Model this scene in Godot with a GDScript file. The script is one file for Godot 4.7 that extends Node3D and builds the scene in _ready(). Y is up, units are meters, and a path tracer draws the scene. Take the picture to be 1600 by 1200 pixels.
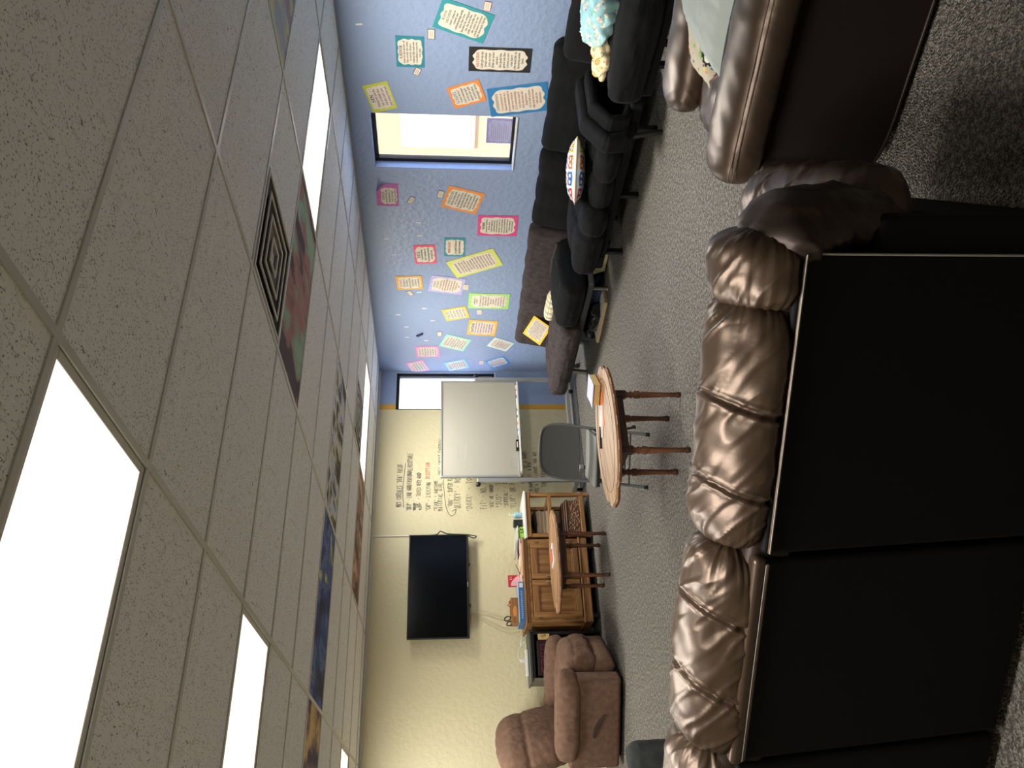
extends Node3D

var M := {}
var used := {}
var cache := {}
var rng := RandomNumberGenerator.new()

const CEIL := 2.35      # ceiling height
const WX := 5.42        # blue wall
const WZ := -8.4        # cream wall
const TX := 1.2192      # ceiling tile, long side (along x)
const TZ := 0.6096      # ceiling tile, short side (along z)
const GX := 0.9974      # a ceiling grid line
const GZ := -1.4117


func _ready() -> void:
	rng.seed = 7
	# --- camera (the photograph was taken with the phone turned on its side) ---
	var cam := Camera3D.new()
	cam.name = "camera"
	cam.fov = 51.02
	cam.near = 0.05
	cam.far = 200.0
	cam.transform = Transform3D(Basis(Vector3(-0.04252, -0.99648, 0.07231), Vector3(0.84868, 0.00217, 0.5289), Vector3(-0.52719, 0.08386, 0.8456)).orthonormalized(), Vector3(0, 1.56, 0))
	add_child(cam)
	cam.current = true
	# --- sky and exposure ---
	var sm := ProceduralSkyMaterial.new()
	sm.sky_top_color = Color(0.44, 0.68, 1.0)
	sm.sky_horizon_color = Color(0.64, 0.82, 1.0)
	sm.ground_bottom_color = Color(0.45, 0.44, 0.42)
	sm.ground_horizon_color = Color(0.75, 0.78, 0.8)
	sm.energy_multiplier = 9.0
	var sky := Sky.new()
	sky.sky_material = sm
	var env := Environment.new()
	env.background_mode = Environment.BG_SKY
	env.sky = sky
	env.ambient_light_source = Environment.AMBIENT_SOURCE_SKY
	env.tonemap_mode = Environment.TONE_MAPPER_LINEAR
	env.tonemap_exposure = 1.0
	env.sdfgi_enabled = true
	env.ssao_enabled = true
	env.ssil_enabled = true
	var we := WorldEnvironment.new()
	we.name = "world_environment"
	we.environment = env
	add_child(we)
	# --- sun: over the roof from behind, lights only the yard outside ---
	var sun := DirectionalLight3D.new()
	sun.name = "sun"
	sun.light_color = Color(1.0, 0.94, 0.84)
	sun.light_energy = 7.5
	sun.shadow_enabled = true
	sun.light_angular_distance = 0.6
	sun.look_at_from_position(Vector3.ZERO, Vector3(0.62, -0.62, -0.48))
	add_child(sun)
	# --- ceiling panels' light ---
	for c in PANELS:
		panel_light(c[0], c[1], c[2])
	make_materials()
	build_room()
	build_outside()
	build_ceiling()
	build_wall_things()
	build_tv_wall()
	build_whiteboard()
	build_cabinet()
	build_tables()
	build_folding_chair()
	build_leather_sofa()
	build_leather_recliner()
	build_fabric_recliner()
	build_futons()
	build_soft_things()
	build_small_things()


# column (x of its low edge), grid row, energy
const PANELS := [[0, 0, 1.0], [0, 3, 1.0], [3, 3, 1.0], [3, 9, 1.0], [0, 9, 1.0]]


func panel_light(col: int, row: int, e: float) -> void:
	var l := AreaLight3D.new()
	l.name = "panel_light"
	l.area_size = Vector2(TX - 0.1, TZ - 0.1)
	l.light_energy = e * 6.1
	l.light_color = Color(1.0, 0.995, 0.965)
	l.area_range = 14.0
	l.area_attenuation = 2.0
	l.shadow_enabled = true
	l.position = Vector3(GX + (col - 0.5) * TX, CEIL - 0.004, GZ - (row + 0.5) * TZ)
	l.rotation_degrees.x = -90
	add_child(l, true)


# ---------------------------------------------------------------- naming
func numbered(n: String) -> String:
	if not used.has(n):
		used[n] = 0
		return n
	used[n] += 1
	return "%s_%03d" % [n, used[n]]


func tag(o: Node, label: String, category: String, group := "") -> Node:
	o.set_meta("label", label)
	o.set_meta("category", category)
	if group != "":
		o.set_meta("group", group)
	return o


func thing(called: String, label: String, category: String, at := Vector3.ZERO, turn := 0.0, group := "") -> Node3D:
	var o := Node3D.new()
	o.name = numbered(called)
	add_child(o)
	o.position = at
	o.rotation_degrees.y = turn
	tag(o, label, category, group)
	return o


func put(called: String, mesh: Mesh, m: Material, parent: Node = self, at := Vector3.ZERO, rot := Vector3.ZERO) -> MeshInstance3D:
	var o := MeshInstance3D.new()
	o.name = numbered(called) if parent == self else called
	o.mesh = mesh
	o.material_override = m
	parent.add_child(o, true)
	o.position = at
	o.rotation_degrees = rot
	return o


func structure(o: Node) -> Node:
	o.set_meta("kind", "structure")
	return o


# ---------------------------------------------------------------- meshes
func smooth_mesh(v: PackedVector3Array, uv: PackedVector2Array, ix: PackedInt32Array, weld: PackedInt32Array = PackedInt32Array()) -> ArrayMesh:
	var n := PackedVector3Array()
	n.resize(v.size())
	for i in range(0, ix.size(), 3):
		var a := ix[i]
		var b := ix[i + 1]
		var c := ix[i + 2]
		var f := (v[c] - v[a]).cross(v[b] - v[a])
		n[a] += f
		n[b] += f
		n[c] += f
	if weld.size():
		var sum := {}
		for i in v.size():
			sum[weld[i]] = sum.get(weld[i], Vector3.ZERO) + n[i]
		for i in v.size():
			n[i] = sum[weld[i]]
	for i in v.size():
		n[i] = n[i].normalized()
	return arrays(v, n, uv, ix)


func arrays(v: PackedVector3Array, n: PackedVector3Array, uv: PackedVector2Array, ix: PackedInt32Array) -> ArrayMesh:
	var a := []
	a.resize(Mesh.ARRAY_MAX)
	a[Mesh.ARRAY_VERTEX] = v
	a[Mesh.ARRAY_NORMAL] = n
	a[Mesh.ARRAY_TEX_UV] = uv
	a[Mesh.ARRAY_INDEX] = ix
	var m := ArrayMesh.new()
	m.add_surface_from_arrays(Mesh.PRIMITIVE_TRIANGLES, a)
	return m


# rounded box; n segments on the flats, nr on the rounding; fn(p, normal) moves the points
func rb(s: Vector3, r := 0.004, n := 1, nr := 1, fn = null) -> ArrayMesh:
	var key := [s, r, n, nr]
	if fn == null and cache.has(key):
		return cache[key]
	var h := s / 2.0
	r = minf(r, minf(h.x, minf(h.y, h.z)) * 0.999)
	var co := []
	for ax in 3:
		var c := PackedFloat32Array()
		var q: float = h[ax] - r
		for i in nr:
			c.append(-q - r * tan((1.0 - float(i) / nr) * PI / 4.0))
		for i in n + 1:
			c.append(lerpf(-q, q, float(i) / n))
		for i in nr:
			c.append(q + r * tan(float(i + 1) / nr * PI / 4.0))
		co.append(c)
	var inner := h - Vector3(r, r, r)
	var v := PackedVector3Array()
	var nn := PackedVector3Array()
	var uv := PackedVector2Array()
	var ix := PackedInt32Array()
	var weld := PackedInt32Array()
	var ids := {}
	for ax in 3:
		var bx: int = (ax + 1) % 3
		var cx: int = (ax + 2) % 3
		for sg in [-1.0, 1.0]:
			var base := v.size()
			var cb: PackedFloat32Array = co[bx]
			var cc: PackedFloat32Array = co[cx]
			var k := cb.size()
			for j in k:
				for i in k:
					var p := Vector3.ZERO
					p[ax] = sg * h[ax]
					p[bx] = cb[i]
					p[cx] = cc[j]
					var pin := p.clamp(-inner, inner)
					var d := (p - pin).normalized()
					p = pin + d * r
					if fn != null:
						var kk := Vector3i((p * 20000.0).round())
						if not ids.has(kk):
							ids[kk] = ids.size()
						weld.append(ids[kk])
					uv.append(Vector2(p.x / s.x + 0.5, 0.5 - p.y / s.y))
					v.append(fn.call(p, d) if fn != null else p)
					nn.append(d)
			for j in k - 1:
				for i in k - 1:
					var a := base + j * k + i
					if sg > 0:
						ix.append_array([a, a + k, a + 1, a + 1, a + k, a + k + 1])
					else:
						ix.append_array([a, a + 1, a + k, a + 1, a + k + 1, a + k])
	if fn != null:
		return smooth_mesh(v, uv, ix, weld)
	cache[key] = arrays(v, nn, uv, ix)
	return cache[key]


# a surface over (u, v) in 0..1; wrap_v joins the last row to the first
func grid(nu: int, nv: int, fn: Callable, wrap_v := false, flip := false) -> ArrayMesh:
	var v := PackedVector3Array()
	var uv := PackedVector2Array()
	var ix := PackedInt32Array()
	var weld := PackedInt32Array()
	for j in nv + 1:
		for i in nu + 1:
			var a := float(i) / nu
			var b := float(j) / nv
			v.append(fn.call(a, b))
			uv.append(Vector2(a, b))
			weld.append((0 if wrap_v and j == nv else j) * (nu + 1) + i)
	var k := nu + 1
	for j in nv:
		for i in nu:
			var a := j * k + i
			if flip:
				ix.append_array([a, a + k, a + 1, a + 1, a + k, a + k + 1])
			else:
				ix.append_array([a, a + 1, a + k, a + 1, a + k + 1, a + k])
	return smooth_mesh(v, uv, ix, weld)


func lathe(prof: Array, seg := 20) -> ArrayMesh:
	var np := prof.size() - 1
	return grid(np, seg, func(u: float, w: float) -> Vector3:
		var p: Vector2 = prof[int(round(u * np))]
		return Vector3(cos(w * TAU) * p.x, p.y, sin(w * TAU) * p.x), true, true)


func tube(pts: Array, r: float, seg := 8, closed := false) -> ArrayMesh:
	var n := pts.size()
	var v := PackedVector3Array()
	var uv := PackedVector2Array()
	var ix := PackedInt32Array()
	var weld := PackedInt32Array()
	var side := Vector3.ZERO
	for i in n + (1 if closed else 0):
		var p: Vector3 = pts[i % n]
		var a: Vector3 = pts[(i - 1 + n) % n] if closed or i > 0 else p
		var b: Vector3 = pts[(i + 1) % n] if closed or i < n - 1 else p
		var t := (b - a).normalized()
		if side == Vector3.ZERO:
			side = t.cross(Vector3.UP if absf(t.y) < 0.9 else Vector3.RIGHT).normalized()
		side = (side - t * side.dot(t)).normalized()
		var up := side.cross(t)
		for j in seg + 1:
			var an := TAU * j / seg
			v.append(p + (side * cos(an) + up * sin(an)) * r)
			uv.append(Vector2(float(i) / n, float(j) / seg))
			weld.append((i % n if closed else i) * seg + j % seg)
	var k := seg + 1
	var rows := n if closed else n - 1
	for i in rows:
		for j in seg:
			var a := i * k + j
			ix.append_array([a, a + 1, a + k, a + 1, a + k + 1, a + k])
	if not closed:
		for e in [0, n - 1]:
			var c := v.size()
			v.append(pts[e])
			uv.append(Vector2.ZERO)
			weld.append(100000 + e)
			for j in seg:
				var a: int = e * k + j
				if e == 0:
					ix.append_array([c, a + 1, a])
				else:
					ix.append_array([c, a, a + 1])
	return smooth_mesh(v, uv, ix, weld)


func curve(pts: Array, n := 8, closed := false) -> Array:
	var out := []
	var c := pts.size()
	for i in (c if closed else c - 1):
		var p0 = pts[(i - 1 + c) % c] if closed or i > 0 else pts[0]
		var p1 = pts[i]
		var p2 = pts[(i + 1) % c]
		var p3 = pts[(i + 2) % c] if closed or i + 2 < c else pts[c - 1]
		for j in n:
			out.append(p1.cubic_interpolate(p2, p0, p3, float(j) / n))
	if not closed:
		out.append(pts[c - 1])
	return out


# a flat outline with thickness along z, flat sides
func prism(poly: PackedVector2Array, d: float, holes: Array = []) -> ArrayMesh:
	if Geometry2D.is_polygon_clockwise(poly):
		poly.reverse()
	var st := SurfaceTool.new()
	st.begin(Mesh.PRIMITIVE_TRIANGLES)
	var tri := Geometry2D.triangulate_polygon(poly)
	var lo := poly[0]
	var hi := poly[0]
	for p in poly:
		lo = lo.min(p)
		hi = hi.max(p)
	for zz in [d / 2, -d / 2]:
		st.set_normal(Vector3(0, 0, signf(zz)))
		var cw := false
		for i in range(0, tri.size(), 3):
			var t := [tri[i], tri[i + 1], tri[i + 2]]
			cw = (poly[t[1]] - poly[t[0]]).cross(poly[t[2]] - poly[t[0]]) < 0
			if cw != (zz > 0):
				t.reverse()
			for k in t:
				st.set_uv(Vector2((poly[k].x - lo.x) / (hi.x - lo.x), 1.0 - (poly[k].y - lo.y) / (hi.y - lo.y)))
				st.add_vertex(Vector3(poly[k].x, poly[k].y, zz))
	for i in poly.size():
		var a := poly[i]
		var b := poly[(i + 1) % poly.size()]
		st.set_normal(Vector3(b.y - a.y, a.x - b.x, 0).normalized())
		for q in [[a, 1], [b, 1], [a, -1], [b, 1], [b, -1], [a, -1]]:
			st.set_uv(Vector2((q[0].x - lo.x) / (hi.x - lo.x), 0.5))
			st.add_vertex(Vector3(q[0].x, q[0].y, q[1] * d / 2))
	return st.commit()


# several boxes [centre, size] as one mesh
func boxes(list: Array) -> ArrayMesh:
	var st := SurfaceTool.new()
	st.begin(Mesh.PRIMITIVE_TRIANGLES)
	for b in list:
		var m := BoxMesh.new()
		m.size = b[1]
		st.append_from(m, 0, Transform3D(Basis(), b[0]))
	return st.commit()


func join(list: Array) -> ArrayMesh:
	var st := SurfaceTool.new()
	st.begin(Mesh.PRIMITIVE_TRIANGLES)
	for b in list:
		st.append_from(b[0], 0, b[1])
	return st.commit()


func bar(a: Vector3, b: Vector3, w: float, d: float, r := 0.003) -> Array:
	var m := rb(Vector3(w, (b - a).length(), d), r)
	var y := (b - a).normalized()
	var x := y.cross(Vector3.BACK if absf(y.z) < 0.9 else Vector3.RIGHT).normalized()
	return [m, Transform3D(Basis(x, y, x.cross(y)), (a + b) / 2.0)]


func put_bar(called: String, a: Vector3, b: Vector3, w: float, d: float, m: Material, parent: Node) -> MeshInstance3D:
	var q := bar(a, b, w, d)
	var o := put(called, q[0], m, parent)
	o.transform = q[1]
	return o


func font(serif := true, weight := 700) -> Font:
	var f := SystemFont.new()
	f.font_names = PackedStringArray(["Droid Serif" if serif else "Droid Sans"])
	f.font_weight = weight
	return f


# lettering fitted into w x h, centred on the origin, facing +z
func lettering(called: String, text: String, w: float, h: float, m: Material, parent: Node, at: Vector3, serif := true, rot := Vector3.ZERO, stretch := false) -> MeshInstance3D:
	var t := TextMesh.new()
	t.text = text
	t.font = font(serif)
	t.font_size = 24
	t.pixel_size = 0.01
	t.depth = 0.0
	t.curve_step = 4.0
	t.line_spacing = -1.0
	t.horizontal_alignment = HORIZONTAL_ALIGNMENT_CENTER
	t.vertical_alignment = VERTICAL_ALIGNMENT_CENTER
	var bb := t.get_aabb()
	var o := put(called, t, m, parent, at, rot)
	var sx := w / maxf(bb.size.x, 0.01)
	var sy := h / maxf(bb.size.y, 0.01)
	if not stretch:
		sx = minf(sx, sy * 1.5)
		sy = minf(sy, sx * 1.5)
	var c := bb.get_center()
	o.position = at + Basis.from_euler(rot * PI / 180.0) * Vector3(-c.x * sx, -c.y * sy, 0)
	o.scale = Vector3(sx, sy, 1)
	return o


const GLYPHS := {
	"A": "002640;1232", "B": "0006;06264503;03434200", "C": "452604022041", "D": "0006;062644422000", "E": "46060040;0333", "F": "460600;0333", "G": "4526040220414323",
	"H": "0006;4046;0343", "I": "2026", "J": "46412001", "K": "0006;4603;0340", "L": "060040", "M": "0006234640", "N": "00064046", "O": "26040220424426", "P": "0006;06364503",
	"Q": "26040220424426;2240", "R": "0006;06364503;1340", "S": "4526051433422001", "T": "0646;2620", "U": "0601204146", "V": "062046", "W": "0610233046", "X": "0046;0640",
	"Y": "062346;2320", "Z": "06460040", "'": "2624", "-": "1333", "/": "0046", "=": "1232;1434", "(": "36242230", ")": "16242210", ",": "2110", ".": "2021"}


func pen_strokes(lines: Array, width: float) -> ArrayMesh:
	var st := SurfaceTool.new()
	st.begin(Mesh.PRIMITIVE_TRIANGLES)
	st.set_normal(Vector3.BACK)
	for l in lines:
		for i in l.size() - 1:
			var a: Vector2 = l[i]
			var b: Vector2 = l[i + 1]
			var d := (b - a).normalized() * width / 2.0
			var n := Vector2(-d.y, d.x)
			var q := [a - d + n, a - d - n, b + d + n, b + d - n]
			for k in [0, 2, 1, 1, 2, 3]:
				st.add_vertex(Vector3(q[k].x, q[k].y, 0))
	return st.commit()


func handwriting(text: String, w: float, h: float, pen: float) -> ArrayMesh:
	var lines := []
	var step := w / text.length()
	var gx := step * 0.62 / 4.0
	for i in text.length():
		var g: String = GLYPHS.get(text[i], "")
		var dy := rng.randf_range(-0.06, 0.06) * h
		for s in g.split(";", false):
			var l := []
			for k in range(0, s.length() - 1, 2):
				l.append(Vector2(i * step + (int(s[k]) + rng.randf_range(-0.4, 0.4)) * gx, (int(s[k + 1]) + rng.randf_range(-0.4, 0.4)) * h / 6.0 + dy))
			lines.append(l)
	return pen_strokes(lines, pen)


# ---------------------------------------------------------------- materials
func noise(sd: int, freq: float, oct := 3, type := FastNoiseLite.TYPE_SIMPLEX_SMOOTH) -> FastNoiseLite:
	var f := FastNoiseLite.new()
	f.seed = sd
	f.frequency = freq
	f.noise_type = type
	f.fractal_octaves = oct
	f.fractal_type = FastNoiseLite.FRACTAL_FBM if oct > 1 else FastNoiseLite.FRACTAL_NONE
	return f


# a seamless grey picture of noise, stretched from w x h to size x size
func noise_image(f: FastNoiseLite, w: int, h: int, size: int) -> Image:
	var im := f.get_seamless_image(w, h)
	im.convert(Image.FORMAT_L8)
	if w != size or h != size:
		im.resize(size, size, Image.INTERPOLATE_CUBIC)
	return im


func ramp(stops: Array) -> Array:
	var g := Gradient.new()
	var o := PackedFloat32Array()
	var c := PackedColorArray()
	for s in stops:
		o.append(s[0])
		c.append(s[1])
	g.offsets = o
	g.colors = c
	var out := []
	for i in 256:
		out.append(g.sample(i / 255.0))
	return out


# colours from a weighted sum of grey pictures
func tinted(ims: Array, weights: Array, stops: Array) -> ImageTexture:
	var w: int = ims[0].get_width()
	var h: int = ims[0].get_height()
	var lut := ramp(stops)
	var r := PackedByteArray()
	var g := PackedByteArray()
	var b := PackedByteArray()
	for c in lut:
		r.append(c.r8)
		g.append(c.g8)
		b.append(c.b8)
	var d: PackedByteArray = ims[0].get_data()
	var out := PackedByteArray()
	out.resize(w * h * 3)
	var e: PackedByteArray = ims[1].get_data() if ims.size() > 1 else d
	var k0: float = weights[0]
	var k1: float = weights[1] if ims.size() > 1 else 0.0
	for i in w * h:
		var t := clampi(int(d[i] * k0 + e[i] * k1), 0, 255)
		out[i * 3] = r[t]
		out[i * 3 + 1] = g[t]
		out[i * 3 + 2] = b[t]
	return ImageTexture.create_from_image(Image.create_from_data(w, h, false, Image.FORMAT_RGB8, out))


func grey(im: Image) -> ImageTexture:
	return ImageTexture.create_from_image(im)


func mat(key: String, c: Color, rough := 0.6, extra := {}) -> StandardMaterial3D:
	if M.has(key):
		return M[key]
	var m := StandardMaterial3D.new()
	m.resource_name = key
	m.albedo_color = c
	m.roughness = rough
	for k in extra:
		m.set(k, extra[k])
	M[key] = m
	return m


func tri(m: StandardMaterial3D, scale: float, world := false) -> StandardMaterial3D:
	m.uv1_triplanar = true
	m.uv1_world_triplanar = world
	m.uv1_scale = Vector3.ONE * scale
	m.uv1_triplanar_sharpness = 6.0
	return m


func bumped(m: StandardMaterial3D, t: Texture2D, depth_cm: float) -> StandardMaterial3D:
	m.heightmap_enabled = true
	m.heightmap_texture = t
	m.heightmap_scale = depth_cm
	return m


func make_materials() -> void:
	# carpet: speckled grey loop pile
	var n_fine := noise_image(noise(1, 0.16, 2), 512, 512, 512)
	var n_soft := noise_image(noise(2, 0.055, 2), 512, 512, 512)
	var cm := mat("carpet", Color.WHITE, 0.95)
	cm.albedo_texture = tinted([n_fine, n_soft], [0.55, 0.45], [[0.3, Color8(80, 75, 68)], [0.5, Color8(121, 115, 107)], [0.7, Color8(170, 162, 151)]])
	tri(bumped(cm, grey(n_fine), 1.6), 1.25, true)
	# ceiling tile: fissured mineral board, fissures along z with shade put into their colour
	var a := noise_image(noise(3, 0.03, 2), 768, 300, 768)
	var b := noise_image(noise(4, 0.022, 2), 768, 420, 768)
	var pit := noise_image(noise(5, 0.11, 1), 768, 600, 768)
	var da := a.get_data()
	var db := b.get_data()
	var dp := pit.get_data()
	var hgt := PackedByteArray()
	hgt.resize(768 * 768)
	for i in 768 * 768:
		var e := absi(int(da[i]) - 128)
		var v := 255
		if e < 5 and db[i] > 138:
			v = 40 + e * 30
		if dp[i] > 196:
			v = mini(v, 255 - (dp[i] - 190) * 4)
		hgt[i] = v
	var hi := Image.create_from_data(768, 768, false, Image.FORMAT_L8, hgt)
	var tm := mat("ceiling_board", Color.WHITE, 0.9)
	tm.albedo_texture = tinted([hi], [1.0], [[0.1, Color8(104, 99, 90)], [0.7, Color8(232, 231, 228)], [1.0, Color8(251, 251, 250)]])
	tri(bumped(tm, grey(hi), 0.2), 1.6, true)
	# walls
	var lumps := grey(noise_image(noise(6, 0.02, 4), 512, 512, 512))
	tri(bumped(mat("blue_paint", Color8(147, 163, 194), 0.42), lumps, 0.35), 1.4, true)
	tri(bumped(mat("cream_paint", Color8(208, 198, 162), 0.5), lumps, 0.35), 1.4, true)
	tri(bumped(mat("ochre_paint", Color8(206, 158, 62), 0.5), lumps, 0.25), 1.4, true)
	mat("white_trim", Color8(222, 219, 210), 0.45)
	mat("rail", Color8(205, 203, 196), 0.38)
	mat("bronze", Color8(30, 29, 30), 0.4, {"metallic": 0.5})
	mat("glass", Color(0.9, 0.95, 1.0, 0.08), 0.02, {"transparency": BaseMaterial3D.TRANSPARENCY_ALPHA})
	# lamps
	mat("panel_glow", Color.WHITE, 0.5, {"emission_enabled": true, "emission": Color(1.0, 0.97, 0.9), "emission_energy_multiplier": 1.5})
	# woods: grain along u (h) and along v (v)
	for q in [["h", 40, 512], ["v", 512, 40]]:
		var s1 := noise_image(noise(11, 0.03, 3), q[1], q[2], 512)
		var s2 := noise_image(noise(12, 0.10, 2), q[1], q[2], 512)
		for w in [["oak", [[0.25, Color8(118, 80, 42)], [0.5, Color8(142, 100, 56)], [0.75, Color8(160, 116, 70)]]],
				["walnut", [[0.25, Color8(50, 28, 16)], [0.5, Color8(82, 48, 28)], [0.75, Color8(112, 68, 40)]]],
				["maple", [[0.25, Color8(140, 104, 72)], [0.5, Color8(172, 132, 96)], [0.75, Color8(190, 152, 114)]]]]:
			var m := mat(w[0] + "_" + q[0], Color.WHITE, 0.42)
			m.albedo_texture = tinted([s1, s2], [0.7, 0.3], w[1])
			tri(m, 1.1)
	# leather: fine pebble with shallow creases
	var peb := noise_image(noise(21, 0.035, 2, FastNoiseLite.TYPE_CELLULAR), 512, 512, 512)
	for q in [["leather", Color8(74, 58, 46), 0.38], ["leather_dark", Color8(52, 40, 34), 0.44]]:
		var m := mat(q[0], q[1], q[2], {"metallic_specular": 0.5, "metallic": 0.55})
		tri(bumped(m, grey(peb), 0.012), 7.0)
	mat("vinyl_black", Color8(11, 11, 12), 0.65, {"metallic_specular": 0.25})
	mat("vinyl_brown", Color8(27, 19, 18), 0.65, {"metallic_specular": 0.3})
	mat("stitch", Color8(74, 58, 48), 0.6)
	mat("stitch_pale", Color8(150, 144, 134), 0.6)
	# cloth
	var nap := noise_image(noise(31, 0.08, 3), 512, 512, 512)
	var blot := noise_image(noise(32, 0.010, 3), 512, 512, 512)
	for q in [["suede", Color8(98, 74, 61), Color8(120, 94, 78)], ["velvet_black", Color8(12, 12, 13), Color8(19, 19, 20)], ["velvet_brown", Color8(52, 45, 45), Color8(74, 65, 64)], ["grey_chair_cloth", Color8(38, 40, 40), Color8(52, 53, 52)]]:
		var m := mat(q[0], Color.WHITE, 0.85, {"rim_enabled": true, "rim": 0.05, "rim_tint": 0.6, "metallic_specular": 0.25})
		m.albedo_texture = tinted([nap, blot], [0.4, 0.6], [[0.2, q[1]], [0.8, q[2]]])
		tri(bumped(m, grey(nap), 0.05), 2.5)
	mat("steel", Color8(176, 174, 168), 0.28, {"metallic": 0.9})
	mat("alu", Color8(168, 168, 166), 0.36, {"metallic": 0.6})
	mat("chair_grey", Color8(74, 74, 72), 0.42, {"metallic": 0.3})
	mat("seat_grey", Color8(112, 112, 108), 0.45, {"metallic": 0.2})
	mat("black_plastic", Color8(20, 20, 21), 0.45)
	mat("screen", Color8(5, 6, 9), 0.14, {"metallic_specular": 0.35})
	mat("whiteboard", Color8(166, 161, 148), 0.35)
	mat("white_plastic", Color8(220, 218, 210), 0.4)
	mat("paper", Color8(228, 216, 196), 0.8)
	mat("ink", Color8(38, 36, 36), 0.8)
	mat("pen_black", Color8(96, 92, 84), 0.6)
	mat("pen_red", Color8(206, 106, 84), 0.6)
	mat("pen_teal", Color8(120, 172, 160), 0.6)


func flat(c: Color, rough := 0.7) -> StandardMaterial3D:
	return mat("paint_%s_%.2f" % [c.to_html(false), rough], c, rough)


# ---------------------------------------------------------------- the room
const X0 := -2.7
const Z1 := 2.25
const W1 := [-5.075, -4.49, 0.95, 2.172]   # window in the blue wall: z, z, y, y
const W3 := [-1.985, -1.40, 0.95, 2.172]   # the next window along the blue wall
const W2 := [4.872, 5.405, 0.93, 2.14]     # window in the end wall: x, x, y, y


func build_room() -> void:
	var d := 0.16
	var fl := put("floor", boxes([[Vector3((X0 + WX) / 2, -0.05, (WZ + Z1) / 2), Vector3(WX - X0 + 2 * d, 0.1, Z1 - WZ + 2 * d)]]), M.carpet)
	structure(fl)
	var fz := (W1[0] + W1[1]) / 2
	var wr := put("wall_right", boxes([
		[Vector3(WX + d / 2, CEIL / 2 + 0.1, (W3[1] + Z1) / 2), Vector3(d, CEIL + 0.2, Z1 - W3[1])],
		[Vector3(WX + d / 2, CEIL / 2 + 0.1, (W1[1] + W3[0]) / 2), Vector3(d, CEIL + 0.2, W3[0] - W1[1])],
		[Vector3(WX + d / 2, W3[2] / 2, (W3[0] + W3[1]) / 2), Vector3(d, W3[2], W3[1] - W3[0])],
		[Vector3(WX + d / 2, (W3[3] + CEIL + 0.2) / 2, (W3[0] + W3[1]) / 2), Vector3(d, CEIL + 0.2 - W3[3], W3[1] - W3[0])],
		[Vector3(WX + d / 2, CEIL / 2 + 0.1, (WZ - d + W1[0]) / 2), Vector3(d, CEIL + 0.2, W1[0] - WZ + d)],
		[Vector3(WX + d / 2, W1[2] / 2, fz), Vector3(d, W1[2], W1[1] - W1[0])],
		[Vector3(WX + d / 2, (W1[3] + CEIL + 0.2) / 2, fz), Vector3(d, CEIL + 0.2 - W1[3], W1[1] - W1[0])]]), M.blue_paint)
	structure(wr)
	var xs := 4.945
	var wb := Node3D.new()
	wb.name = "wall_back"
	add_child(wb)
	structure(wb)
	put("cream_section", boxes([[Vector3((X0 + W2[0]) / 2, CEIL / 2 + 0.1, WZ - d / 2), Vector3(W2[0] - X0, CEIL + 0.2, d)]]), M.cream_paint, wb)
	put("ochre_stripe", boxes([
		[Vector3((W2[0] + xs) / 2, W2[2] / 2, WZ - d / 2), Vector3(xs - W2[0], W2[2], d)],
		[Vector3((W2[0] + xs) / 2, (W2[3] + CEIL + 0.2) / 2, WZ - d / 2), Vector3(xs - W2[0], CEIL + 0.2 - W2[3], d)]]), M.ochre_paint, wb)
	put("blue_section", boxes([
		[Vector3((xs + WX) / 2, W2[2] / 2, WZ - d / 2), Vector3(WX - xs, W2[2], d)],
		[Vector3((xs + WX) / 2, (W2[3] + CEIL + 0.2) / 2, WZ - d / 2), Vector3(WX - xs, CEIL + 0.2 - W2[3], d)],
		[Vector3((W2[1] + WX) / 2, (W2[2] + W2[3]) / 2, WZ - d / 2), Vector3(WX - W2[1], W2[3] - W2[2], d)]]), M.blue_paint, wb)
	structure(put("wall_left", boxes([[Vector3(X0 - d / 2, CEIL / 2 + 0.1, (WZ + Z1) / 2), Vector3(d, CEIL + 0.2, Z1 - WZ + 2 * d)]]), M.cream_paint))
	structure(put("wall_front", boxes([[Vector3((X0 + WX) / 2, CEIL / 2 + 0.1, Z1 + d / 2), Vector3(WX - X0 + 2 * d, CEIL + 0.2, d)]]), M.cream_paint))
	# skirting with a stepped top, and the wall angle at the ceiling
	var bb := join([[rb(Vector3(WX - X0, 0.085, 0.014), 0.004), Transform3D(Basis(), Vector3((X0 + WX) / 2, 0.0425, WZ + 0.007))],
		[rb(Vector3(WX - X0, 0.02, 0.024), 0.006), Transform3D(Basis(), Vector3((X0 + WX) / 2, 0.012, WZ + 0.012))]])
	structure(put("baseboard_back", bb, M.white_trim))
	structure(put("baseboard_right", rb(Vector3(0.014, 0.085, Z1 - WZ - 0.02), 0.004), M.white_trim, self, Vector3(WX - 0.007, 0.0425, (WZ + Z1) / 2)))
	structure(put("baseboard_left", rb(Vector3(0.014, 0.085, Z1 - WZ - 0.02), 0.004), M.white_trim, self, Vector3(X0 + 0.007, 0.0425, (WZ + Z1) / 2)))
	structure(put("trim_1", rb(Vector3(WX - X0, 0.022, 0.022), 0.002), M.rail, self, Vector3((X0 + WX) / 2, CEIL - 0.009, WZ + 0.011)))
	structure(put("trim_2", rb(Vector3(0.022, 0.005, Z1 - WZ - 0.03), 0.002), M.rail, self, Vector3(WX - 0.011, CEIL + 0.0035, (WZ + Z1) / 2)))
	structure(put("trim_3", rb(Vector3(0.022, 0.022, Z1 - WZ - 0.03), 0.002), M.rail, self, Vector3(X0 + 0.011, CEIL - 0.0005, (WZ + Z1) / 2)))
	window("window_1", Vector3(WX + 0.10, (W1[2] + W1[3]) / 2, fz), -90, W1[1] - W1[0], W1[3] - W1[2])
	window("window_3", Vector3(WX + 0.10, (W3[2] + W3[3]) / 2, (W3[0] + W3[1]) / 2), -90, W3[1] - W3[0], W3[3] - W3[2])
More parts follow.
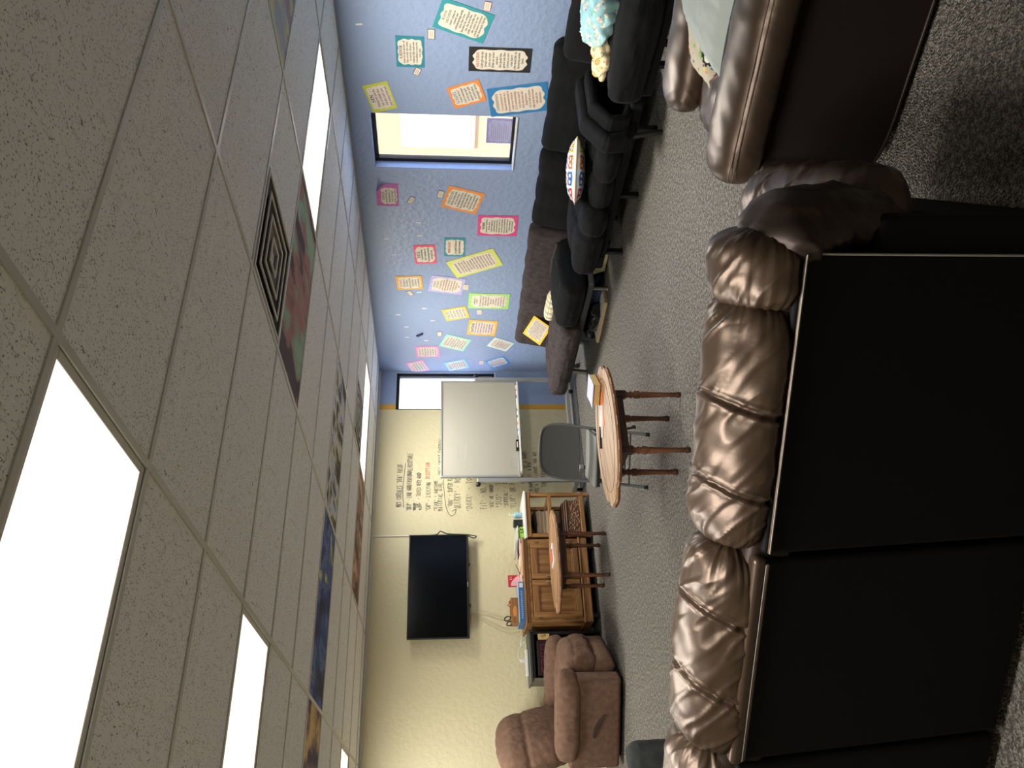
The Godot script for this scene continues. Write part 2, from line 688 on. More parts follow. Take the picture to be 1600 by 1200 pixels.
	window("window_2", Vector3((W2[0] + W2[1]) / 2, (W2[2] + W2[3]) / 2, WZ - 0.06), 0, W2[1] - W2[0], W2[3] - W2[2])
	# thin dark grey strip on the carpet along the end wall
	tag(put("floor_strip", rb(Vector3(1.75, 0.004, 0.34), 0.002), flat(Color8(74, 76, 80), 0.6), self, Vector3(4.42, 0.002, -8.2)), "thin dark grey strip lying along the skirting beneath the rolling whiteboard", "mat")


func window(called: String, at: Vector3, turn: float, w: float, h: float) -> void:
	var o := Node3D.new()
	o.name = called
	add_child(o)
	o.position = at
	o.rotation_degrees.y = turn
	structure(o)
	var t := 0.035
	var fr := join([
		[rb(Vector3(t, h, 0.05), 0.003), Transform3D(Basis(), Vector3(-w / 2 + t / 2, 0, 0))],
		[rb(Vector3(t, h, 0.05), 0.003), Transform3D(Basis(), Vector3(w / 2 - t / 2, 0, 0))],
		[rb(Vector3(w - 2 * t, t, 0.05), 0.003), Transform3D(Basis(), Vector3(0, h / 2 - t / 2, 0))],
		[rb(Vector3(w - 2 * t, t, 0.05), 0.003), Transform3D(Basis(), Vector3(0, -h / 2 + t / 2, 0))]])
	put("window_frame", fr, M.bronze, o)
	put("pane", rb(Vector3(w - 2 * t + 0.01, h - 2 * t + 0.01, 0.006), 0.001), M.glass, o)
	put("sill", rb(Vector3(w - 0.002, 0.012, 0.085), 0.003), M.white_trim, o, Vector3(0, -h / 2 + 0.006, 0.07 if turn != 0 else 0.02))


func build_outside() -> void:
	structure(put("ground", boxes([[Vector3(12, -0.35, -8), Vector3(70, 0.3, 60)]]), flat(Color8(216, 210, 200), 0.9)))
	for q in [["neighbouring beige building seen through the window between the posters", Vector3(13.0, 0, -4.5), -90.0, 16.0], ["pale building seen through the window beside the rolling whiteboard", Vector3(3.5, 0, -14.5), 0.0, 18.0]]:
		var o := thing("building", q[0], "building", q[1], q[2])
		var w: float = q[3]
		put("wall", rb(Vector3(w, 5.2, 3.0), 0.03), flat(Color8(140, 110, 74) if q[2] < 0 else Color8(160, 150, 138), 0.9), o, Vector3(0, 2.4, -1.5))
		put("parapet", rb(Vector3(w + 0.2, 0.3, 3.2), 0.03), flat(Color8(176, 164, 148), 0.9), o, Vector3(0, 5.1, -1.5))
		for i in 9:
			var x := -w / 2 + 1.6 + i * (w - 3.2) / 8.0
			var f := put("window", rb(Vector3(1.3, 1.5, 0.12), 0.02), flat(Color8(164, 138, 104) if q[2] < 0 else Color8(200, 190, 178), 0.6), o, Vector3(x, 1.7, 0.03))
			put("pane", rb(Vector3(1.14, 1.34, 0.04), 0.005), flat(Color8(150, 136, 118), 0.4), f, Vector3(0, 0, 0.06))


func build_ceiling() -> void:
	var o := Node3D.new()
	o.name = "ceiling"
	add_child(o)
	structure(o)
	var d := 0.16
	put("deck", boxes([[Vector3((X0 + WX) / 2, CEIL + 0.30, (WZ + Z1) / 2), Vector3(WX - X0 + 2 * d, 0.1, Z1 - WZ + 2 * d)]]), flat(Color8(120, 116, 108), 0.9), o)
	var xs := [X0]
	for i in range(-3, 4):
		xs.append(GX + i * TX)
	xs.append(WX)
	var zs := [Z1]
	for k in range(-6, 12):
		zs.append(GZ - k * TZ)
	zs.append(WZ)
	var special := {}
	for p in PANELS:
		special[Vector2i(p[0], p[1])] = "light"
	special[Vector2i(2, 2)] = "vent"
	special[Vector2i(3, 8)] = "vent"
	var murals := [[3, 1, 0], [2, 3, 1], [2, 6, 2], [1, 6, 3], [0, 6, 4], [2, 9, 5]]
	for i in xs.size() - 1:
		for k in zs.size() - 1:
			var x0: float = xs[i]
			var x1: float = xs[i + 1]
			var z0: float = zs[k + 1]
			var z1: float = zs[k]
			var cell := Vector2i(i - 3, k - 7)   # column 0 ends at GX, row 0 starts at GZ
			var what: String = special.get(cell, "")
			if what == "light":
				continue
			if what == "vent":
				x0 += 0.61
			var s := Vector3(x1 - x0 - 0.008, 0.014, z1 - z0 - 0.008)
			var at := Vector3((x0 + x1) / 2, CEIL + 0.0125, (z0 + z1) / 2)
			var mural := -1
			for q in murals:
				if cell == Vector2i(q[0], q[1]):
					mural = q[2]
			if mural >= 0:
				var t := put("painted_tile", rb(s, 0.002), mural_material(mural), o, at)
				t.set_meta("label", ["pale swirling multicoloured painted ceiling tile", "green and dark pink painted ceiling tile with dark marks", "grey and yellow painted ceiling tile with dark strokes", "deep blue painted ceiling tile with pale swirls", "purple and ochre painted ceiling tile", "brown and red painted ceiling tile"][mural])
			else:
				put("ceiling_tile", rb(s, 0.002), M.ceiling_board, o, at)
	for i in range(1, xs.size() - 1):
		put("grid_rail", rb(Vector3(0.024, 0.006, Z1 - WZ), 0.0015), M.rail, o, Vector3(xs[i], CEIL + 0.003, (WZ + Z1) / 2))
	for k in range(1, zs.size() - 1):
		put("cross_rail", rb(Vector3(WX - X0, 0.005, 0.024), 0.0015), M.rail, o, Vector3((X0 + WX) / 2, CEIL + 0.0033, zs[k]))
	# light panels
	var names := ["large ceiling light panel overhead above the brown leather sofa", "ceiling light panel in the same rail bay, second from the leather sofa", "ceiling light panel beside the blue wall above the black futon", "far ceiling light panel above the rolling whiteboard", "far ceiling light panel near the cream wall above the suede recliner"]
	for j in PANELS.size():
		var c = PANELS[j]
		var t := thing("ceiling_light", names[j], "light panel", Vector3(GX + (c[0] - 0.5) * TX, CEIL, GZ - (c[1] + 0.5) * TZ), 0, "ceiling light panels")
		var w := TX - 0.016
		var h := TZ - 0.016
		put("frame", join([
			[rb(Vector3(w, 0.02, 0.028), 0.003), Transform3D(Basis(), Vector3(0, 0.0175, h / 2 - 0.014))],
			[rb(Vector3(w, 0.02, 0.028), 0.003), Transform3D(Basis(), Vector3(0, 0.0175, -h / 2 + 0.014))],
			[rb(Vector3(0.028, 0.02, h - 0.056), 0.003), Transform3D(Basis(), Vector3(w / 2 - 0.014, 0.0175, 0))],
			[rb(Vector3(0.028, 0.02, h - 0.056), 0.003), Transform3D(Basis(), Vector3(-w / 2 + 0.014, 0.0175, 0))]]), M.white_trim, t)
		put("diffuser", rb(Vector3(w - 0.05, 0.008, h - 0.05), 0.002), M.panel_glow, t, Vector3(0, 0.014, 0))
		put("housing", rb(Vector3(w, 0.05, h), 0.004), M.white_trim, t, Vector3(0, 0.056, 0))
	air_vent("square air vent with nested louvres above the futon aisle", Vector3(GX + TX + 0.305, CEIL, GZ - 2.5 * TZ))
	air_vent("small far square air vent beside the light panel over the whiteboard", Vector3(GX + 2 * TX + 0.305, CEIL, GZ - 8.5 * TZ))


func mural_material(k: int) -> StandardMaterial3D:
	var f := noise(60 + k, [0.012, 0.014, 0.013, 0.010, 0.012, 0.016][k], 3)
	f.domain_warp_enabled = true
	f.domain_warp_amplitude = 60.0
	f.domain_warp_frequency = 0.008
	var im := noise_image(f, 256, 110, 256)
	var sets := [
		[[0.2, Color8(177, 141, 141)], [0.4, Color8(177, 188, 200)], [0.55, Color8(224, 212, 141)], [0.7, Color8(141, 165, 177)], [0.85, Color8(188, 106, 118)]],
		[[0.3, Color8(82, 73, 82)], [0.42, Color8(177, 127, 122)], [0.52, Color8(188, 136, 127)], [0.6, Color8(148, 177, 153)], [0.75, Color8(165, 198, 172)]],
		[[0.2, Color8(54, 51, 54)], [0.4, Color8(177, 165, 122)], [0.55, Color8(231, 228, 221)], [0.7, Color8(198, 207, 231)], [0.85, Color8(82, 77, 73)]],
		[[0.2, Color8(28, 40, 77)], [0.45, Color8(51, 75, 141)], [0.6, Color8(99, 129, 188)], [0.72, Color8(61, 84, 153)], [0.85, Color8(200, 207, 141)]],
		[[0.25, Color8(70, 51, 82)], [0.45, Color8(122, 92, 118)], [0.6, Color8(177, 143, 108)], [0.8, Color8(231, 198, 132)]],
		[[0.3, Color8(99, 77, 63)], [0.45, Color8(188, 136, 115)], [0.6, Color8(132, 113, 94)], [0.75, Color8(217, 177, 151)]]]
	var m := mat("mural_%d" % k, Color.WHITE, 0.75)
	m.albedo_texture = tinted([im], [1.0], sets[k])
	return tri(m, 0.85, true)


func air_vent(label: String, at: Vector3) -> void:
	var o := thing("air_vent", label, "air vent", at)
	var w := 0.575
	put("plenum", boxes([[Vector3(0, 0.19, 0), Vector3(w, 0.01, w)], [Vector3(w / 2, 0.1, 0), Vector3(0.01, 0.17, w)], [Vector3(-w / 2, 0.1, 0), Vector3(0.01, 0.17, w)], [Vector3(0, 0.1, w / 2), Vector3(w, 0.17, 0.01)], [Vector3(0, 0.1, -w / 2), Vector3(w, 0.17, 0.01)]]), flat(Color8(70, 68, 64), 0.8), o)
	for i in 4:
		var a := 0.285 - i * 0.072
		put("louvre", square_cone(a, a - 0.062, -0.002 - 0.0 * i, 0.055), flat(Color8(150, 148, 142), 0.5) if i > 1 else flat(Color8(84, 82, 78), 0.5), o)
		put("rim", square_ring(a, 0.013), M.white_trim, o, Vector3(0, 0.0, 0))
	put("centre_plate", rb(Vector3(0.07, 0.004, 0.07), 0.001), M.rail, o, Vector3(0, 0.012, 0))


func square_ring(a: float, t: float) -> ArrayMesh:
	return boxes([[Vector3(0, 0, a - t / 2), Vector3(2 * a, 0.006, t)], [Vector3(0, 0, -a + t / 2), Vector3(2 * a, 0.006, t)], [Vector3(a - t / 2, 0, 0), Vector3(t, 0.006, 2 * a - 2 * t)], [Vector3(-a + t / 2, 0, 0), Vector3(t, 0.006, 2 * a - 2 * t)]])


# a sloped square ring from half-width a at height y0 in to half-width b at height y1, 2 mm thick
func square_cone(a: float, b: float, y0: float, y1: float) -> ArrayMesh:
	var st := SurfaceTool.new()
	st.begin(Mesh.PRIMITIVE_TRIANGLES)
	st.set_smooth_group(-1)
	for layer in 2:
		var e := 0.002 * layer
		for k in 4:
			var r := Basis(Vector3.UP, k * PI / 2)
			var p := [r * Vector3(-a, y0 + e, a), r * Vector3(a, y0 + e, a), r * Vector3(-b, y1 + e, b), r * Vector3(b, y1 + e, b)]
			for q in ([0, 1, 2, 1, 3, 2] if layer == 0 else [0, 2, 1, 1, 2, 3]):
				st.add_vertex(p[q])
	st.generate_normals()
	return st.commit()


# ---------------------------------------------------------------- papers on the blue wall
# z, y, width, height, tilt, backing, heading, heading colour, text, text colour, label
func build_wall_things() -> void:
	var dark := Color8(44, 40, 38)
	var red := Color8(186, 70, 58)
	var P := [
		[-3.630, 1.425, 0.251, 0.400, -18.2, Color8(52, 150, 156), "PLAN OF\nSALVATION", Color8(70, 96, 84), "God's plan to\nrenew our\nrelationship with\nhim that was\nbroken by original\nsin. He sent his\nonly son to die on\nthe cross so we\ncould have eternal\nlife through Christ.", dark, "tall tilted teal paper headed PLAN OF SALVATION"],
		[-3.948, 1.135, 0.216, 0.484, 0.2, Color8(34, 32, 32), "SALVATION", red, "Gift given by\nJesus when\nyou accept\nHim as your\nsavior.\nHe paid the\nprice on the\ncross so we\ncan have\neternal life in\nheaven with\nGod.", dark, "long black paper headed SALVATION in red"],
		[-3.906, 1.825, 0.269, 0.215, -0.1, Color8(42, 134, 146), "SAVIOR", dark, "Jesus is the savior of\nthe world. He came\nto earth, lived a\nsinless life and was\ncrucified to pay for\nour sins.", dark, "level teal paper headed SAVIOR high on the blue wall"],
		[-4.331, 2.080, 0.268, 0.205, 15.5, Color8(206, 208, 74), "SIN", Color8(70, 60, 130), "Whenever you do,\nsay, or think that\nbreaks God's law\nand makes him sad.", Color8(120, 66, 76), "yellow-green paper headed SIN above the window"],
		[-4.276, 1.385, 0.209, 0.269, 20.2, Color8(244, 142, 62), "GOSPEL", Color8(84, 110, 150), "\"Good News\"\nGod's message\nto his people\nabout the gift\nof salvation\nthrough Christ", dark, "tilted orange paper headed GOSPEL beside the window"],
		[-4.313, 0.961, 0.280, 0.488, 10.6, Color8(46, 124, 178), "CONFESSION(S)", Color8(90, 70, 60), "1) a statement of\nshared beliefs in a\nform summarized in\nstate core beliefs.\n2) To acknowledge\nyou have sinned\nand ask Jesus for\nforgiveness.\n(3) To tell a priest\nsins you have done\nand ask for\nabsolution", Color8(150, 60, 56), "tall blue paper headed CONFESSION below the window's edge"],
		[-5.411, 2.084, 0.279, 0.201, -0.6, Color8(196, 104, 170), "SAVED", Color8(70, 100, 90), "Saved from the\npunishment of\nhell, through\nChrist's sacrifice", dark, "orchid paper headed SAVED with one corner curling off"],
		[-5.460, 1.392, 0.281, 0.342, -15.9, Color8(246, 152, 74), "ORIGINAL SIN", Color8(110, 104, 96), "When Adam and\nEve ate of the\nforbidden fruit in\nthe garden of Eden,\nthey brought sin\ninto the world.\nTheir sin is passed\nto all mankind.", dark, "tilted orange paper headed ORIGINAL SIN"],
		[-5.793, 1.048, 0.281, 0.386, 0.1, Color8(228, 74, 138), "WORKS", dark, "actions & deeds to\ndo for God.\nSome religions/\ndenominations\nfeel you must do\nenough \"works\" to\ndeserve salvation\nand to go to heaven.\nJames 2:17-26 says\n\"faith without\nworks is dead.\"", dark, "hot pink paper headed WORKS above the futon gap"],
		[-6.226, 1.755, 0.280, 0.216, 3.1, Color8(240, 92, 116), "HELL", Color8(80, 100, 96), "Separated from\nGod. Condition of\nunrelenting torment\nof original sin.", dark, "coral red paper headed HELL"],
		[-6.111, 1.459, 0.271, 0.210, -0.2, Color8(54, 150, 160), "BORN AGAIN", red, "Accepted Christ as\nspiritual renewal", dark, "small teal paper with a red heading, its lower corner by the long lime paper"],
		[-6.356, 1.253, 0.278, 0.520, 25.2, Color8(218, 222, 104), "DENOMINATION", dark, "a group of people\nwho share some\nof the same beliefs\nand traditions\nof the Christian\nchurch. They hold\nto many of the same\nviews and worship\nGOD. Each church\nmay have its own\nleaders and name\nand a set of rules", Color8(112, 74, 70), "very long tilted lime paper of small print"],
		[-6.679, 1.927, 0.220, 0.271, 4.0, Color8(240, 176, 64), "THE TRINITY", Color8(206, 100, 90), "The union of\nthe Father,\nthe Son and the\nHoly Spirit\nas three in\none Godhead", Color8(86, 96, 90), "upright amber paper headed in pink, high between flecks of tape"],
		[-6.710, 1.537, 0.271, 0.362, -9.3, Color8(186, 176, 222), "ETERNAL\nSECURITY", Color8(90, 130, 110), "The belief that\nonce a person has\nbeen saved nothing\nthat he does can\nbring him out of\nsalvation. Romans\n8:38 tells of\nthis", Color8(150, 96, 86), "lilac paper headed ETERNAL SECURITY with a scalloped sheet"],
		[-6.980, 1.076, 0.268, 0.445, -1.1, Color8(168, 222, 122), "COMMUNION OR\nEUCHARIST", Color8(96, 110, 100), "1) Christians use\nsupper to show\nthe body and\nblood of Jesus\nthat was\nbroken.\n2) Catholics\nbelieve they\nare taking Him\nin remembrance", Color8(140, 104, 120), "long pale green paper headed in two lines"],
		[-7.212, 1.433, 0.213, 0.271, 16.2, Color8(246, 200, 70), "FAITH", Color8(120, 120, 106), "complete trust\nin someone\nor something\nwith certainty\nthat it is true", Color8(130, 120, 110), "small tilted yellow paper headed FAITH"],
		[-7.478, 1.128, 0.288, 0.326, -4.6, Color8(248, 188, 78), "BAPTISM", Color8(70, 60, 90), "To be washed with\nwater as a symbol\nof what Christ did\nin us. Some are\nimmersed and\nsome sprinkled\nas a public sign", Color8(150, 84, 150), "amber paper with purple print beside the futon back"],
		[-7.779, 1.435, 0.259, 0.311, -21.3, Color8(164, 226, 200), "RESURRECTION", Color8(110, 130, 130), "Christ rose from\nthe dead three\ndays after He was\nnailed to a cross\nand He will\nraise those who\nbelieve in Him", Color8(100, 104, 120), "mint paper leaning, above the white paper"],
		[-7.809, 0.899, 0.195, 0.263, -26.6, Color8(214, 236, 224), "CRUCIFIXION", Color8(206, 140, 160), "The form of\nexecution used\nto kill Jesus\non the cross\nfor our sins", Color8(64, 66, 110), "lowest pale white-green paper near the far futon end"],
		[-7.968, 1.759, 0.224, 0.275, 2.9, Color8(238, 152, 204), "PERSECUTION", Color8(130, 110, 140), "To be treated\nbadly for what\nyou believe in\nas many were\nin the Bible\nand still are", Color8(120, 104, 140), "upright pink paper, the higher-set of the two small pink ones"],
		[-8.293, 1.881, 0.240, 0.215, 20.0, Color8(248, 168, 212), "PROPHECY", Color8(230, 120, 160), "A message from\nGod delivered by\na chosen person\nabout the future", Color8(90, 110, 150), "tilted pink paper touching the corner of the room"],
		[-8.257, 1.406, 0.203, 0.266, 19.9, Color8(150, 210, 244), "MERCY", Color8(90, 120, 160), "Not getting\nwhat we deserve.\nGod in Christ\nforgives us all\nour sins and\nmakes us new", Color8(80, 96, 140), "sky blue tilted paper beside the corner window"],
		[-8.190, 0.911, 0.190, 0.252, 30.0, Color8(70, 160, 226), "GRACE", Color8(110, 120, 190), "Receiving a gift\nwe have not\nearned, God's\nlove and favor\nwhich He gives\nfreely to us", Color8(120, 110, 190), "strong blue tilted paper low beside the corner window"]]
	for i in P.size():
		var p = P[i]
		var o := thing("poster", p[10] if p[10].length() > 0 else "", "poster", Vector3(WX - 0.002, p[1], p[0]), 0, "papers on the blue wall")
		o.basis = Basis(Vector3.UP, -PI / 2) * Basis(Vector3.BACK, deg_to_rad(p[4]))
		paper_sheet(o, p[2], p[3], p[5], p[6], p[7], p[8], p[9], i, 6 if i == 6 else 0)
	# small name cards
	var C := [[-3.504, 1.253, 0.073, 0.055, -8.4, "card with a red edge under the tall teal paper", Color8(190, 90, 90)], [-3.747, 1.663, 0.083, 0.055, -1.3, "card between the two teal papers", dark], [-4.078, 1.776, 0.070, 0.048, -26.7, "tilted card at the foot of the SAVIOR paper", dark], [-5.474, 1.871, 0.093, 0.049, -27.4, "tilted card below the orchid paper", dark],
		[-5.389, 1.597, 0.089, 0.054, -13.3, "card above the orange ORIGINAL SIN paper", dark], [-6.854, 1.927, 0.078, 0.05, 30.0, "steeply tilted card beside the upright amber paper", dark], [-6.741, 1.333, 0.084, 0.055, -5.1, "card at the foot of the lilac paper", Color8(220, 200, 170)], [-7.179, 1.171, 0.081, 0.053, 5.7, "card between the yellow and long green papers", Color8(220, 200, 180)],
		[-7.600, 1.617, 0.086, 0.054, -2.2, "card above the leaning mint paper", dark], [-8.195, 1.108, 0.081, 0.051, -0.5, "pinkish card above the strong blue paper", Color8(230, 190, 210)]]
	for i in C.size():
		var c = C[i]
		var o := thing("name_card", "small cream " + c[5], "card", Vector3(WX - 0.002, c[1], c[0]), 0, "small cards on the blue wall")
		o.basis = Basis(Vector3.UP, -PI / 2) * Basis(Vector3.BACK, deg_to_rad(c[4]))
		put("backing", rb(Vector3(c[2], c[3], 0.002), 0.0005), flat(c[6]), o, Vector3(0, 0, 0.001))
		put("face", rb(Vector3(c[2] - 0.007, c[3] - 0.007, 0.002), 0.0005), flat(Color8(226, 212, 190), 0.8), o, Vector3(0, 0, 0.002))
		var l := []
		for k in 2:
			l.append([Vector2(-c[2] * 0.26, 0.008 - k * 0.014), Vector2(c[2] * 0.26, 0.008 - k * 0.014)])
		put("print", pen_strokes(l, 0.004), flat(Color8(176, 164, 150)), o, Vector3(0, 0, 0.0035))
	# bits of tape left on the paint
	var T := [[-5.771, 1.812], [-5.953, 1.801], [-6.007, 2.127], [-6.241, 2.067], [-7.125, 1.781], [-7.242, 2.073], [-7.349, 1.695], [-7.471, 1.99], [-7.677, 1.99], [-7.739, 1.771], [-3.69, 2.191], [-6.839, 1.83]]
	for i in T.size():
		var t := put("tape_scrap", rb(Vector3(0.014, 0.05, 0.0015), 0.0005), flat(Color8(232, 228, 220), 0.6), self, Vector3(WX - 0.0012, T[i][1], T[i][0]))
		t.basis = Basis(Vector3.UP, -PI / 2) * Basis(Vector3.BACK, deg_to_rad(-8.0 + 7.0 * (i % 4)))
		tag(t, ["white tape scrap level with the tilted card below the orchid paper", "white tape scrap just above the nearer corner of the coral HELL paper", "white tape scrap close to the ceiling past the orchid paper", "white tape scrap high up above the coral HELL paper", "white tape scrap above the yellow FAITH paper", "highest white tape scrap past the upright amber paper", "white tape scrap between the yellow FAITH paper and the navy clip", "white tape scrap above and before the navy clip", "white tape scrap straight above the navy clip", "white tape scrap below and past the navy clip", "slanted white tape scrap alone above the SAVIOR paper", "white tape scrap beside the steeply tilted card"][i], "tape", "scraps of tape on the blue wall")
	var clip := thing("wall_hook", "small dark navy clip stuck crookedly on the blue wall", "hook", Vector3(WX - 0.008, 1.849, -7.624))
	clip.basis = Basis(Vector3.UP, -PI / 2) * Basis(Vector3.BACK, deg_to_rad(35))
	put("body", rb(Vector3(0.03, 0.075, 0.016), 0.005), flat(Color8(26, 34, 84), 0.4), clip)
	put("tip", rb(Vector3(0.016, 0.03, 0.02), 0.004), flat(Color8(16, 20, 50), 0.4), clip, Vector3(0.006, -0.045, 0.004))
	# the sheet stuck inside the window pane
	var s := thing("window_sheet", "lilac-grey sheet stuck at the foot of the window pane between the posters", "paper", Vector3(WX + 0.093, 1.085, -4.72), -90)
	put("backing", rb(Vector3(0.27, 0.235, 0.002), 0.0005), flat(Color8(150, 148, 196), 0.8), s)
	put("sheet", prism(cloud(0.24, 0.205, 9), 0.002), flat(Color8(176, 172, 204), 0.8), s, Vector3(0, 0, 0.002))
	var ls := []
	for k in 9:
		ls.append([Vector2(-0.09, 0.075 - k * 0.018), Vector2(0.09 - 0.02 * (k % 3), 0.075 - k * 0.018)])
	put("print", pen_strokes(ls, 0.004), flat(Color8(140, 136, 172), 0.8), s, Vector3(0, 0, 0.0035))


func cloud(w: float, h: float, sd: int) -> PackedVector2Array:
	var out := PackedVector2Array()
	var n := 72
	for i in n:
		var a := TAU * i / n
		var c := Vector2(cos(a), sin(a))
		var k := pow(pow(absf(c.x), 6.0) + pow(absf(c.y), 6.0), -1.0 / 6.0)
		k *= 0.965 + 0.035 * sin(a * (9 + sd % 4) + sd * 1.7)
		out.append(Vector2(c.x * k * w / 2, c.y * k * h / 2))
	return out


func paper_sheet(o: Node3D, w: float, h: float, back: Color, title: String, tc: Color, text: String, bc: Color, sd: int, curl := 0) -> void:
	if curl > 0:
		# one corner lifts away from the wall
		put("backing", rb(Vector3(w, h, 0.0016), 0.0004, 12, 1, func(p: Vector3, n: Vector3) -> Vector3:
			var k := maxf(0.0, (p.x / w + p.y / h) - 0.45) if curl == 6 else maxf(0.0, (p.x / w - p.y / h) - 0.6)
			return p + Vector3(-k * k * 0.10, -k * k * 0.06 * (1 if curl == 6 else -1), k * k * (0.22 if curl == 6 else 0.16))), flat(back), o, Vector3(0, 0, 0.0012))
	else:
		put("backing", rb(Vector3(w, h, 0.0016), 0.0004), flat(back), o, Vector3(0, 0, 0.0012))
	var sw := w * (0.84 if curl != 6 else 0.74)
	var sh := h * (0.88 if curl != 6 else 0.74)
	var off := Vector3(-0.012 if curl == 6 else 0.0, -0.014 if curl == 6 else 0.0, 0)
	put("sheet", prism(cloud(sw, sh, sd), 0.0012), M.paper, o, off + Vector3(0, 0, 0.0028))
	var n := text.split("\n").size()
	var tl := title.split("\n").size()
	var lh := sh * 0.88 / (n + tl * 1.15)
	var th := lh * tl * 1.0
	var ty := sh * 0.44 - th / 2
	lettering("heading", title, minf(sw * (0.7 if tl == 1 else 0.5), title.length() * lh * 0.82), th * 0.95, flat(tc), o, off + Vector3(0, ty, 0.0042))
	lettering("text", text, sw * 0.86, lh * n * 0.97, flat(bc), o, off + Vector3(0, -sh * 0.44 + lh * n / 2.0, 0.0042))


# ---------------------------------------------------------------- the end wall
func build_tv_wall() -> void:
	var wb := get_node("wall_back")
	var W := [["MRS CORRALES 'DEN' VOCAB", 3.620, 4.150, 2.034, 0.057], ["'DRIP' - LOOK GOOD/FASHIONABLE/ACCEPTABLE", 3.573, 4.290, 1.927, 0.050], ["'BUSSIN'", 3.572, 3.672, 1.874, 0.028], ["OR", 3.610, 3.664, 1.843, 0.021], ["SLAPS'", 3.579, 3.671, 1.814, 0.024],
		["- TASTES VERY GOOD", 3.710, 4.043, 1.823, 0.043], ["'CAP' - LIE/LYING", 3.570, 3.922, 1.715, 0.046], ["'SICK' = AWESOME", 3.569, 3.945, 1.636, 0.036], ["MATERIAL GIRL - 'BE' 'BEST ENERGY'", 3.568, 4.490, 1.579, 0.046], ["'GOO' = SUPER RA", 3.606, 3.984, 1.465, 0.050],
		["'QUIRKY' - NOT", 3.566, 4.007, 1.373, 0.071], ["'DOXX' - TO", 3.557, 3.974, 1.244, 0.065], ["FIT' - NO, NO", 3.586, 3.956, 1.086, 0.064], ["'ATE' OR 'ANGER' -", 3.593, 3.940, 1.006, 0.038], ["'SUS' - SU", 3.599, 3.955, 0.912, 0.060], ["'SURREAL' - OR", 3.598, 3.938, 0.840, 0.046], ["'FLOP' OR FU", 3.582, 3.945, 0.754, 0.060],
		["- A G", 3.816, 4.001, 0.648, 0.037], ["(E G GOD)", 4.083, 4.316, 0.597, 0.045], ["IE IS NOT IN", 4.182, 4.503, 0.645, 0.026], ["- A GAME, IT, A WIN", 3.760, 4.165, 0.556, 0.037], ["- PRE A BAD LOSER, YOU ARE", 3.735, 4.306, 0.484, 0.037], ["TP - THE VERY CREATOR", 3.719, 4.264, 0.390, 0.051]]
	for w in W:
		put("handwritten_line", handwriting(w[0], w[2] - w[1], w[4], 0.0055), M.pen_black, wb, Vector3(w[1], w[3], WZ + 0.0015))
	put("handwritten_line", handwriting("DECEPTION", 0.211, 0.044, 0.0055), M.pen_red, wb, Vector3(3.962, 1.726, WZ + 0.0015))
	put("underline", pen_strokes([curve2([Vector2(0, 0), Vector2(0.25, 0.012), Vector2(0.546, -0.01)])], 0.007), M.pen_black, wb, Vector3(3.612, 2.010, WZ + 0.0015))
	put("loop_mark", pen_strokes([curve2([Vector2(0.42, 0.08), Vector2(0.1, 0.05), Vector2(-0.02, 0.0), Vector2(0.0, -0.05), Vector2(0.05, -0.06), Vector2(0.03, -0.02)])], 0.006), M.pen_black, wb, Vector3(3.53, 1.49, WZ + 0.0015))
	# television
	var t := thing("television", "wide black flat television mounted on the cream wall", "television", Vector3(2.688, 1.615, -8.3))
	t.rotation_degrees.z = 0.0
	put("body", rb(Vector3(1.112, 0.636, 0.035), 0.006), M.black_plastic, t)
	put("screen", rb(Vector3(1.088, 0.602, 0.004), 0.001), M.screen, t, Vector3(0, 0.006, 0.0175))
	put("badge", rb(Vector3(0.05, 0.008, 0.003), 0.001), M.alu, t, Vector3(0, -0.306, 0.0185))
	put("bracket", boxes([[Vector3(0, 0.02, -0.055), Vector3(0.5, 0.3, 0.02)], [Vector3(-0.18, 0.02, -0.035), Vector3(0.04, 0.42, 0.03)], [Vector3(0.18, 0.02, -0.035), Vector3(0.04, 0.42, 0.03)]]), M.black_plastic, t)
	for x in [-0.22, 0.22]:
		put("foot_stub", rb(Vector3(0.03, 0.02, 0.02), 0.003), M.black_plastic, t, Vector3(x, -0.325, 0.0))
	tag(put("wall_conduit", rb(Vector3(0.016, 0.42, 0.012), 0.003), M.white_trim, self, Vector3(3.275, 2.14, WZ + 0.006)), "thin white cable conduit running from the ceiling to the television", "conduit")
	tag(put("television_cable", tube(curve([Vector3(3.262, 1.94, -8.36), Vector3(3.262, 1.66, -8.34), Vector3(3.30, 1.60, -8.34), Vector3(3.272, 1.52, -8.34), Vector3(3.262, 1.36, -8.34), Vector3(3.25, 1.28, -8.33), Vector3(3.235, 1.21, -8.33), Vector3(3.215, 1.235, -8.33), Vector3(3.245, 1.30, -8.34)]), 0.006, 6), M.black_plastic), "black cable looped at the television's side edge", "cable")
	tag(put("hanging_cable", tube(curve([Vector3(2.42, 1.33, -8.36), Vector3(2.41, 1.15, -8.388), Vector3(2.36, 1.0, -8.388), Vector3(2.33, 0.88, -8.385), Vector3(2.30, 0.80, -8.385)]), 0.004, 6), flat(Color8(206, 196, 160), 0.5)), "pale cable hanging on the cream wall below the television, the straighter one", "cable")
	tag(put("hanging_cable", tube(curve([Vector3(2.43, 1.33, -8.36), Vector3(2.38, 1.22, -8.388), Vector3(2.28, 1.05, -8.388), Vector3(2.22, 0.9, -8.385), Vector3(2.24, 0.79, -8.385)]), 0.004, 6), flat(Color8(206, 196, 160), 0.5)), "pale cable bowing away under the television towards the wooden caddy", "cable")


func curve2(p: Array) -> Array:
	var a := []
	for q in p:
		a.append(Vector3(q.x, q.y, 0))
	var out := []
	for q in curve(a, 8):
		out.append(Vector2(q.x, q.y))
	return out


